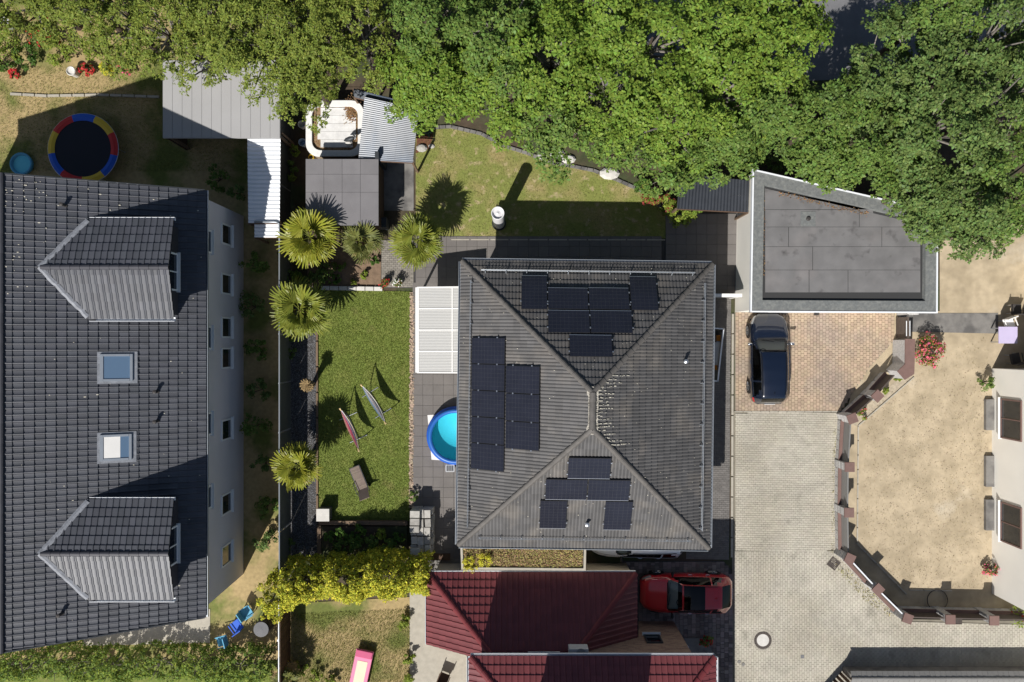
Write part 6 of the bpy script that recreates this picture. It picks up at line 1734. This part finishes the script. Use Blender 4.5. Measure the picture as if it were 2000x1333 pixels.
def car(name, label, loc, rz, L_, W, paint, roof_glass=False, estate=0.0, hs=1.0, chrome=True, fast=False):
    """nose towards +X; a lofted shell split into paint, glass and lamps"""
    t = thing(name, label, 'car', loc, rz)
    k = W / 1.8
    ns = 74
    s = np.concatenate([np.linspace(0, 0.06, 12, endpoint=False), np.linspace(0.06, 0.92, 50, endpoint=False), np.linspace(0.92, 1.0, 12)])
    ns = len(s)
    zt = smooth1([0, 0.012, 0.04, 0.10, 0.20, 0.275, 0.42, 0.50, 0.62, 0.78, 0.90 + estate, 0.945 + estate * .6, 0.975, 1.0],
                 np.array([0.52, 0.66, 0.78, 0.87, 0.95, 1.0, 1.38, 1.46, 1.50, 1.47, 1.38, 1.12, 0.92, 0.55]) * hs, s, 0.010)
    if fast:
        zt = smooth1([0, 0.012, 0.04, 0.10, 0.20, 0.275, 0.42, 0.50, 0.62, 0.76, 0.84, 0.94, 0.98, 1.0],
                     np.array([0.52, 0.66, 0.78, 0.87, 0.95, 1.0, 1.38, 1.45, 1.47, 1.43, 1.36, 1.06, 0.93, 0.55]) * hs, s, 0.010)
    wb = smooth1([0, 0.012, 0.04, 0.10, 0.2, 0.5, 0.8, 0.92, 0.975, 1.0], np.array([0.42, 0.56, 0.71, 0.835, 0.89, 0.9, 0.9, 0.86, 0.74, 0.54]) * k, s, 0.010)
    zs = np.minimum(smooth1([0, 0.05, 0.2, 0.3, 0.6, 0.9, 1.0], np.array([0.5, 0.68, 0.83, 0.88, 0.92, 0.97, 0.55]) * hs, s), zt - 0.03)
    wr = np.minimum(smooth1([0, 0.03, 0.1, 0.25, 0.30, 0.44, 0.6, 0.85, 0.95, 1.0], np.array([0.42, 0.6, 0.72, 0.80, 0.74, 0.60, 0.59, 0.56, 0.56, 0.50]) * k, s), wb * 0.93)
    sec = []
    for i in range(ns):
        b = wb[i]; z0 = 0.2; zsh = zs[i]; zz = zt[i]; w = wr[i]
        pts = [(b * 0.90, z0), (b * 0.985, 0.30), (b * 1.0, 0.5 * zsh + 0.12), (b * 0.99, zsh - 0.12), (b * 0.965, zsh - 0.03), (b * 0.935, zsh + 0.005)]
        e = (w, max(zz - 0.075, zsh + 0.012))
        for f in (0.33, 0.66):
            pts.append((b * 0.935 + (e[0] - b * 0.935) * f + 0.015 * math.sin(math.pi * f), zsh + 0.005 + (e[1] - zsh - 0.005) * f))
        pts += [e, (w * 0.93, zz - 0.03), (w * 0.78, zz - 0.012), (w * 0.4, zz), (0.0, zz + 0.004)]
        sec.append(pts)
    m = len(sec[0]); full = 2 * m - 1
    X = L_ / 2 - s * L_
    V = [[(X[i],) + ((sec[i][j][0], sec[i][j][1]) if j < m else (-sec[i][full - 1 - j][0], sec[i][full - 1 - j][1])) for j in range(full)] for i in range(ns)]
    groups = {}
    def put(key, quad):
        groups.setdefault(key, []).append(quad)
    e0 = 0.90 + estate - (0.065 if fast else 0)
    for i in range(ns - 1):
        sm = (s[i] + s[i + 1]) / 2
        for j in range(full - 1):
            jj = j if j < m - 1 else full - 2 - j
            side = 'L' if j < m - 1 else 'R'
            q = (V[i][j], V[i + 1][j], V[i + 1][j + 1], V[i][j + 1])
            key = 'body'
            if jj in (5, 6, 7):
                lo_f = 0.30 + 0.045 * (jj - 5); hi_f = e0 + (0.03 if fast else -0.015) - 0.02 * (jj - 5)
                if lo_f < sm < 0.535: key = 'front_side_window' + side
                elif 0.55 < sm < min(0.73, hi_f): key = 'rear_side_window' + side
                elif 0.742 < sm < hi_f and (jj < 7 or sm < hi_f - 0.03): key = 'quarter_window' + side
            elif jj >= 8:
                if 0.285 < sm < 0.415 and (jj > 8 or 0.30 < sm < 0.40): key = 'windscreen'
                elif e0 + 0.008 < sm < e0 + (0.125 if fast else 0.052) and jj > 8: key = 'rear_window'
                elif roof_glass and 0.43 < sm < 0.66 and jj > 8: key = 'roof_window'
            if jj in (3, 4, 5) and 0.025 < sm < 0.115 and key == 'body': key = 'headlight' + side
            if jj in (3, 4) and 0.915 < sm < 0.972: key = 'tail_light' + side
            put(key, q)
    put('body', tuple(V[0][j] for j in range(full))); put('body', tuple(V[-1][j] for j in range(full))[::-1])
    mats = {'body': paint, 'headlight': MT['lamp_clear'], 'tail_light': MT['lamp_red'], 'windscreen': GLASS, 'rear_window': GLASS_DARK, 'roof_window': GLASS_DARK}
    for key, qs in groups.items():
        nm = key.rstrip('LR') if key[-1] in 'LR' and key != 'body' else key
        mb = MB(); ids = {}
        for q in qs:
            fi = []
            for v in q:
                kk = tuple(round(c, 5) for c in v)
                if kk not in ids: ids[kk] = len(mb.v); mb.v.append(v)
                if not fi or fi[-1] != ids[kk]: fi.append(ids[kk])
            if len(set(fi)) >= 3: mb.f.append(tuple(dict.fromkeys(fi)))
        mat = mats.get(nm, GLASS_DARK)
        mb.build(nm, mat, t, smooth=True, local=True)
    MB().box((0, 0, 0.24), (L_ * 0.9, W * 0.86, 0.06)).build('floor_pan', MT['car_trim'], t, local=True)
    # cabin
    xd = L_ / 2 - 0.31 * L_
    MB().box((xd - 0.12, 0, 0.80 * hs), (0.55, 1.35 * k, 0.16)).build('dashboard', MT['car_dash'], t, local=True, bevel=0.03)
    for y in (-0.36, 0.36):
        MB().box((xd - 0.95, y * k, 0.55), (0.5, 0.5, 0.18)).box((xd - 1.18, y * k, 0.85), (0.14, 0.48, 0.6)).build('seat', MT['car_seat'], t, local=True, bevel=0.03)
    MB().box((xd - 1.75, 0, 0.55), (0.5, 1.2 * k, 0.18)).box((xd - 2.0, 0, 0.82), (0.16, 1.2 * k, 0.5)).build('rear_bench', MT['car_seat'], t, local=True, bevel=0.03)
    MB().lathe([(0.17, 0), (0.19, 0.012), (0.17, 0.024), (0.15, 0.012), (0.17, 0)], 18, (xd - 0.5, 0.36 * k, 0.88)).build('steering_wheel', MT['car_trim'], t, local=True)
    for sx in (0.185, 0.80):
        for sy in (-1, 1):
            x = L_ / 2 - sx * L_; y = sy * (W / 2 - 0.105)
            arch = MB().tube([(x, y - sy * 0.12, 0.34), (x, y + sy * 0.108, 0.34)], 0.375, 24).build('wheel_arch', MT['car_trim'], t, local=True)
            wh = MB().tube([(x, y - sy * 0.1, 0.32), (x, y + sy * 0.09, 0.32), (x, y + sy * 0.125, 0.32)], [0.32, 0.32, 0.28], 26).build('tyre', MT['tyre'], t, local=True)
            mb = MB()
            for q in range(5):
                a = q * 2 * math.pi / 5
                mb.tube([(x, y + sy * 0.128, 0.32), (x + 0.21 * math.cos(a), y + sy * 0.128, 0.32 + 0.21 * math.sin(a))], 0.028, 5)
            mb.tube([(x + 0.215 * math.cos(a), y + sy * 0.126, 0.32 + 0.215 * math.sin(a)) for a in [q * 2 * math.pi / 20 for q in range(21)]], 0.016, 5)
            mb.build('rim', MT['rim'], wh, local=True)
    for sy in (-1, 1):
        x = L_ / 2 - 0.335 * L_; y = sy * (W / 2 + 0.02)
        MB().tube([(x + 0.03, sy * (W / 2 - 0.09), 0.92 * hs), (x + 0.01, y, 0.95 * hs), (x, y + sy * 0.13, 0.97 * hs), (x - 0.005, y + sy * 0.17, 0.97 * hs)], [0.03, 0.065, 0.075, 0.03], 10).build('mirror', MT['chrome'] if chrome else MT['car_trim'], t, local=True, smooth=True)
        for fx in (0.53, 0.72):
            x = L_ / 2 - fx * L_
            MB().tube([(x + 0.1, sy * W / 2 * 0.985, 0.80 * hs), (x + 0.06, sy * (W / 2 * 0.985 + 0.03), 0.805 * hs), (x - 0.06, sy * (W / 2 * 0.985 + 0.03), 0.805 * hs), (x - 0.1, sy * W / 2 * 0.985, 0.80 * hs)], 0.014, 6).build('door_handle', MT['chrome'], t, local=True)
        def seam(ja, lo, hi, dz=0.006):
            out = []
            for i in range(ns):
                if lo <= s[i] <= hi:
                    yv, zv = sec[i][ja]; out.append((X[i], sy * (yv + 0.004), zv + dz))
            return out
        if chrome:
            for ja, lo, hi in ((5, 0.30, e0 - 0.02), (8, 0.42, e0 - 0.06)):
                MB().tube(seam(ja, lo, hi), 0.011, 5).build('window_trim', MT['chrome'], t, local=True)
        rail = seam(9, 0.43, e0 - 0.03, 0.012)
        MB().tube(rail, 0.016, 5).build('roof_rail', MT['car_trim'], t, local=True)
        hood = [(X[i], sy * (sec[i][8][0] * 0.98), sec[i][8][1] + 0.02) for i in range(ns) if 0.055 < s[i] < 0.275]
        MB().tube(hood, 0.006, 4).build('bonnet_seam', MT['car_trim'], t, local=True)
    iw = [i for i in range(ns) if 0.272 < s[i] < 0.292][0]
    pts = [(X[iw] + 0.02, y, sec[iw][-1][1] + 0.015 - 0.02 * abs(y) / k) for y in np.linspace(-0.62 * k, 0.62 * k, 9)]
    MB().tube(pts, 0.03, 5).build('scuttle', MT['car_trim'], t, local=True)
    for y in (0.42, -0.12):
        MB().tube([(X[iw] - 0.02, y * k, sec[iw][-1][1] + 0.05), (X[iw] - 0.1, (y - 0.5) * k, sec[iw][-1][1] + 0.06)], 0.01, 4).build('wiper', MT['car_trim'], t, local=True)
    MB().box((X[iw] - 0.62, 0, 1.24 * hs), (0.05, 0.24, 0.06)).build('inner_mirror', MT['car_trim'], t, local=True)
    MB().box((-L_ / 2 - 0.004, 0, 0.62), (0.02, 0.5, 0.11)).build('number_plate', MT['white'], t, local=True)
    MB().tube([(L_ / 2 + 0.0, -0.4 * k, 0.5), (L_ / 2 + 0.015, 0, 0.52), (L_ / 2 + 0.0, 0.4 * k, 0.5)], 0.05, 6).build('grille', MT['car_trim'], t, local=True)
    ant = L_ / 2 - (e0 - 0.05) * L_
    MB().box((ant, 0, 1.44 * hs), (0.16, 0.05, 0.09), taper=0.4).build('aerial_fin', paint, t, local=True)
    return t
c = P(1494, 701); car('parked_car', 'black estate car with chrome window trim parked on tan stones', (c.x, c.y, 0.02), math.radians(90.5), 4.35, 1.86, MT['paint_black_sky_tint'], estate=0.02)
c = P(1335, 1151); car('parked_car', 'red car with dark glass roof parked in the shaded driveway', (c.x, c.y, 0.018), math.radians(179.5), 4.42, 1.84, MT['paint_red'], roof_glass=True, chrome=False, fast=True)
c = P(1240, 1044); car('parked_car', 'white car mostly hidden under the main house eave', (c.x, c.y - 0.02, 0.016), math.radians(179), 4.6, 1.84, MT['paint_white'], estate=0.02, chrome=False)

# ------------------------------------------------------------ hedges
def hedge(name, label, pts, half, h, n, mats, size, seed, aspect=0.6, low=0.2, wob=0.25):
    """a hedge along a line of points: leaves through its volume, stems inside"""
    rg = np.random.default_rng(seed)
    pts = [Vector(p) for p in pts]; base = pts[0]
    t = thing(name, label, 'hedge', tuple((pts[0] + pts[-1]) / 2))
    seg = [(pts[i + 1] - pts[i]).length for i in range(len(pts) - 1)]; tot = sum(seg)
    nc = max(10, int(tot * half * h * 44))
    C = []
    for k in range(nc):
        d = rg.random() * tot
        for i, sg in enumerate(seg):
            if d <= sg or i == len(seg) - 1: break
            d -= sg
        p = pts[i].lerp(pts[i + 1], min(1, d / seg[i])); X = (pts[i + 1] - pts[i]).normalized(); Y = Vector((-X.y, X.x, 0))
        a = rg.uniform(-math.pi * 0.1, math.pi * 1.1); f = 1 - 0.3 * rg.random() ** 2
        lump_ = 1 + wob * math.sin(p.x * 2.1 + p.y * 1.3 + seed) * math.cos(p.x * 0.9 - a)
        C.append(p + Y * (math.cos(a) * half * f * lump_) + Vector((0, 0, h * low + max(0, math.sin(a)) * h * (1 - low) * f * lump_)))
    C = np.array([tuple(v) for v in C])
    per = max(8, int(n / nc)); Pp = []; Nn = []
    for c in C:
        r = rg.uniform(0.08, 0.26); q = rand_unit(per, rg)
        Pp.append(c + q * (rg.random(per) ** 0.4)[:, None] * r); Nn.append(q * 0.6 + np.array([0, 0, 0.7]))
    Pp = np.concatenate(Pp); Nn = np.concatenate(Nn)
    cut = rg.random(len(Pp))
    for k, mt in enumerate(mats):
        sel = (cut >= k / len(mats)) & (cut < (k + 1) / len(mats))
        V, Q = leaves(Pp[sel], Nn[sel], size, aspect, rg, 0.7); np_obj('foliage', V, Q, mt, t, kind='stuff')
    mb = MB()
    for k in range(int(tot / 0.55)):
        d = (k + 0.5) * 0.55
        for i, sg in enumerate(seg):
            if d <= sg or i == len(seg) - 1: break
            d -= sg
        p = pts[i].lerp(pts[i + 1], min(1, d / seg[i])); rr = random.Random(k + seed)
        mb.tube([p, p + Vector((rr.gauss(0, .1), rr.gauss(0, .1), h * 0.5))], [0.05, 0.035], 6)
        for q in range(5):
            a = rr.uniform(0, 6.28); e = Vector((math.cos(a), math.sin(a), 0)) * half * rr.uniform(0.4, 0.9)
            mb.tube([p + Vector((0, 0, h * 0.45)), p + e * 0.5 + Vector((0, 0, h * 0.7)), p + e + Vector((0, 0, h * rr.uniform(0.8, 1.0)))], [0.028, 0.018, 0.008], 5)
    mb.build('stem', MT['bark_grey'], t)
    return t
hedge('privet_hedge', 'bushy yellow green privet hedge below the vegetable bed', [P(545, 1146, 0), P(610, 1118, 0), P(720, 1106, 0), P(846, 1110, 0)], 0.95, 3.1, 70000, [MT['leaf_gold'], MT['leaf_gold_dark']], 0.085, 41)
hedge('clipped_hedge', 'long clipped green hedge along the lower end of the neighbour garden', [P(-60, 1282, 0), P(540, 1286, 0)], 0.75, 1.7, 36000, [MT['leaf_hedge'], MT['leaf_mid']], 0.09, 42)
sheet('hedge_lawn', G([(-300, 1290), (545, 1290), (545, 1700), (-300, 1700)]), -0.02, MT['lawn'])

# ------------------------------------------------------------ trees
def tree(label, px, py, Rpx, z, mt, seed, leaf=0.15, group=None, rz=2.3, dens=1.0, aspect=0.62):
    rg = np.random.default_rng(seed); k = (H - z) / F
    c = P(px, py, z); R = Rpx * k
    t = thing('broadleaf_tree', label, 'tree', (c.x, c.y, 0), group=group)
    nc = int(3.25 * R * R) + 7
    rz = rz * min(1.2, max(0.7, R / 2.4))
    C, V, Q = crown_rosettes((c.x, c.y, z), R * 0.88, rz, nc, int(32 * dens), 13, leaf, aspect, rg)
    np_obj('crown', V, Q, MT[mt], t, kind='stuff')
    b = Vector((c.x, c.y, 0)); mid = Vector((c.x + rg.normal() * 0.15, c.y + rg.normal() * 0.15, z * 0.55)); tp = Vector((c.x + rg.normal() * 0.3, c.y + rg.normal() * 0.3, z + rz * 0.4))
    MB().tube([b - Vector((0, 0, 0.1)), b.lerp(mid, 0.5), mid, tp], [0.2, 0.16, 0.13, 0.04], 9).build('trunk', MT['bark'], t)
    lm = MB()
    for q in rg.choice(len(C), min(len(C), 22), replace=False):
        e = Vector(C[q]); st_ = mid.lerp(tp, rg.uniform(0, 0.7))
        lm.tube([st_, st_.lerp(e, 0.5) + Vector((0, 0, 0.2)), e], [0.06, 0.04, 0.012], 5)
    lm.build('limb', MT['bark_grey'], t)
    return t
GA, GB, GC = 'olive green trees over the back fence', 'bright green trees behind the back lawn', 'deep green trees beside the garage'
LA, LB, LC = 'olive green broadleaf tree between left garden and basin', 'bright green broadleaf tree behind the back lawn', 'deep green broadleaf tree leaning towards the garage roof'
OL = [(-20, 0, 80, 3.6), (70, -8, 80, 3.6), (160, 5, 82, 4.0), (235, 48, 86, 4.2), (330, 62, 98, 4.6), (425, 25, 105, 5.0), (408, 100, 66, 4.4), (505, 70, 98, 5.2), (590, 60, 105, 5.4), (595, 150, 86, 5.0), (690, 70, 100, 5.4), (665, -10, 100, 5.4), (540, -30, 100, 5.2)]
BR_ = [(850, 45, 108, 5.6), (820, 165, 74, 4.8), (885, 165, 92, 5.0), (965, 70, 120, 6.0), (985, 190, 96, 5.2), (1080, 120, 120, 6.0), (1090, 235, 84, 4.8), (1160, 10, 120, 6.2), (1190, 195, 112, 5.4), (1225, 285, 66, 4.2), (1275, 95, 120, 6.2), (1305, 230, 104, 5.4), (1320, 325, 56, 4.0), (1390, 60, 118, 6.2), (1405, 190, 100, 5.6), (1415, 275, 74, 4.6), (1490, 100, 104, 6.0), (1540, 20, 82, 6.0), (1520, 200, 84, 5.4)]
DE = [(1610, 235, 86, 5.4), (1690, 180, 96, 5.8), (1800, 130, 108, 6.2), (1830, 20, 92, 6.4), (1920, 80, 118, 6.4), (2030, 40, 120, 6.4), (1720, 285, 96, 5.4), (1830, 270, 118, 6.2), (1960, 210, 120, 6.4), (1600, 305, 56, 4.2), (1780, 365, 74, 5.2), (1875, 390, 92, 5.6), (1980, 355, 105, 6.0), (1820, 425, 50, 4.8), (1905, 445, 52, 4.8)]
OWN = {(595, 150): 'olive green tree overhanging the white basin', (408, 100): 'small olive green tree overhanging the grey carport roof', (690, 70): 'olive green tree touching the bright green trees above the corrugated roof', (235, 48): 'olive green tree behind the red and yellow flower bed', (70, -8): 'olive green tree above the trampoline corner of the garden',
       (820, 165): 'bright green tree overhanging the weathered corrugated roof', (1225, 285): 'small bright green tree hanging over the curved lawn edging', (1320, 325): 'small bright green tree reaching the black metal roof', (1540, 20): 'bright green tree beside the shaded road gap', (1415, 275): 'bright green tree above the black metal roof',
       (1830, 20): 'deep green tree on the far side of the shaded road gap', (1600, 305): 'small deep green tree behind the back edge of the garage', (1820, 425): 'deep green tree whose lowest branches cover the garage roof corner', (1905, 445): 'deep green tree standing over the sand yard', (1690, 180): 'deep green tree standing at the end of the shaded road gap'}
for lst, mts, sd, lf, lab, grp, dn, asp in ((OL, ('leaf_olive',), 700, 0.105, LA, GA, 1.35, 0.5), (BR_, ('leaf_mid', 'leaf_bright', 'leaf_bright'), 750, 0.13, LB, GB, 1.1, 0.6), (DE, ('leaf_mid', 'leaf_deep', 'leaf_deep'), 800, 0.12, LC, GC, 1.2, 0.62)):
    for k, (x, y, r, z) in enumerate(lst):
        own = OWN.get((x, y))
        tree(own or lab, x, y, r, z, mts[k % len(mts)], sd + k, lf, None if own else grp, dens=dn, aspect=asp)
for k, (x, y, r, h, mt, fl) in enumerate([(1270, 385, .5, .9, 'leaf_hedge', 'leaf_red'), (1298, 405, .5, 1.0, 'leaf_hedge', 'leaf_red'), (1322, 425, .65, 1.7, 'leaf_hedge', None), (1345, 418, .45, 1.9, 'leaf_bright', None), (1255, 365, .45, .9, 'leaf_bush', None), (1450, 318, .6, 1.6, 'leaf_hedge', None), (1500, 305, .8, 1.8, 'leaf_deep', None), (1470, 290, .6, 1.7, 'leaf_hedge', None)]):
    shrub('woodland_shrub', ['low shrub with red leaf tips at the lawn edge', 'low shrub with red leaf tips nearest the lawn corner', 'leafy green shrub reaching over the terrace corner', 'bright green shrub climbing onto the black metal roof', 'green shrub at the stone lawn edging', 'pale green shrub above the black metal roof', 'dark shrub behind the garage wall corner', 'light green shrub in the gap of the trees'][k], P(x, y), r, h, MT[mt], int(1400 * r), 0.11, 'shrub', 900 + k, None, MT[fl] if fl else None, nf=120)
for k, (x, y) in enumerate(((1060, 305), (1110, 312), (1085, 300), (1190, 340))):
    c = P(x, y); r = 0.22 + 0.05 * k
    MB().lathe([(r, 0.0), (r * 1.05, r * 0.3), (r * 0.7, r * 0.7), (0.001, r * 0.8)], 9, (c.x, c.y, -0.01), 1.3, 0.8).build('garden_rock', MT['stone_white'], label='white rock on the stone edging under the trees', cat='rock', group='white rocks at the lawn edge')
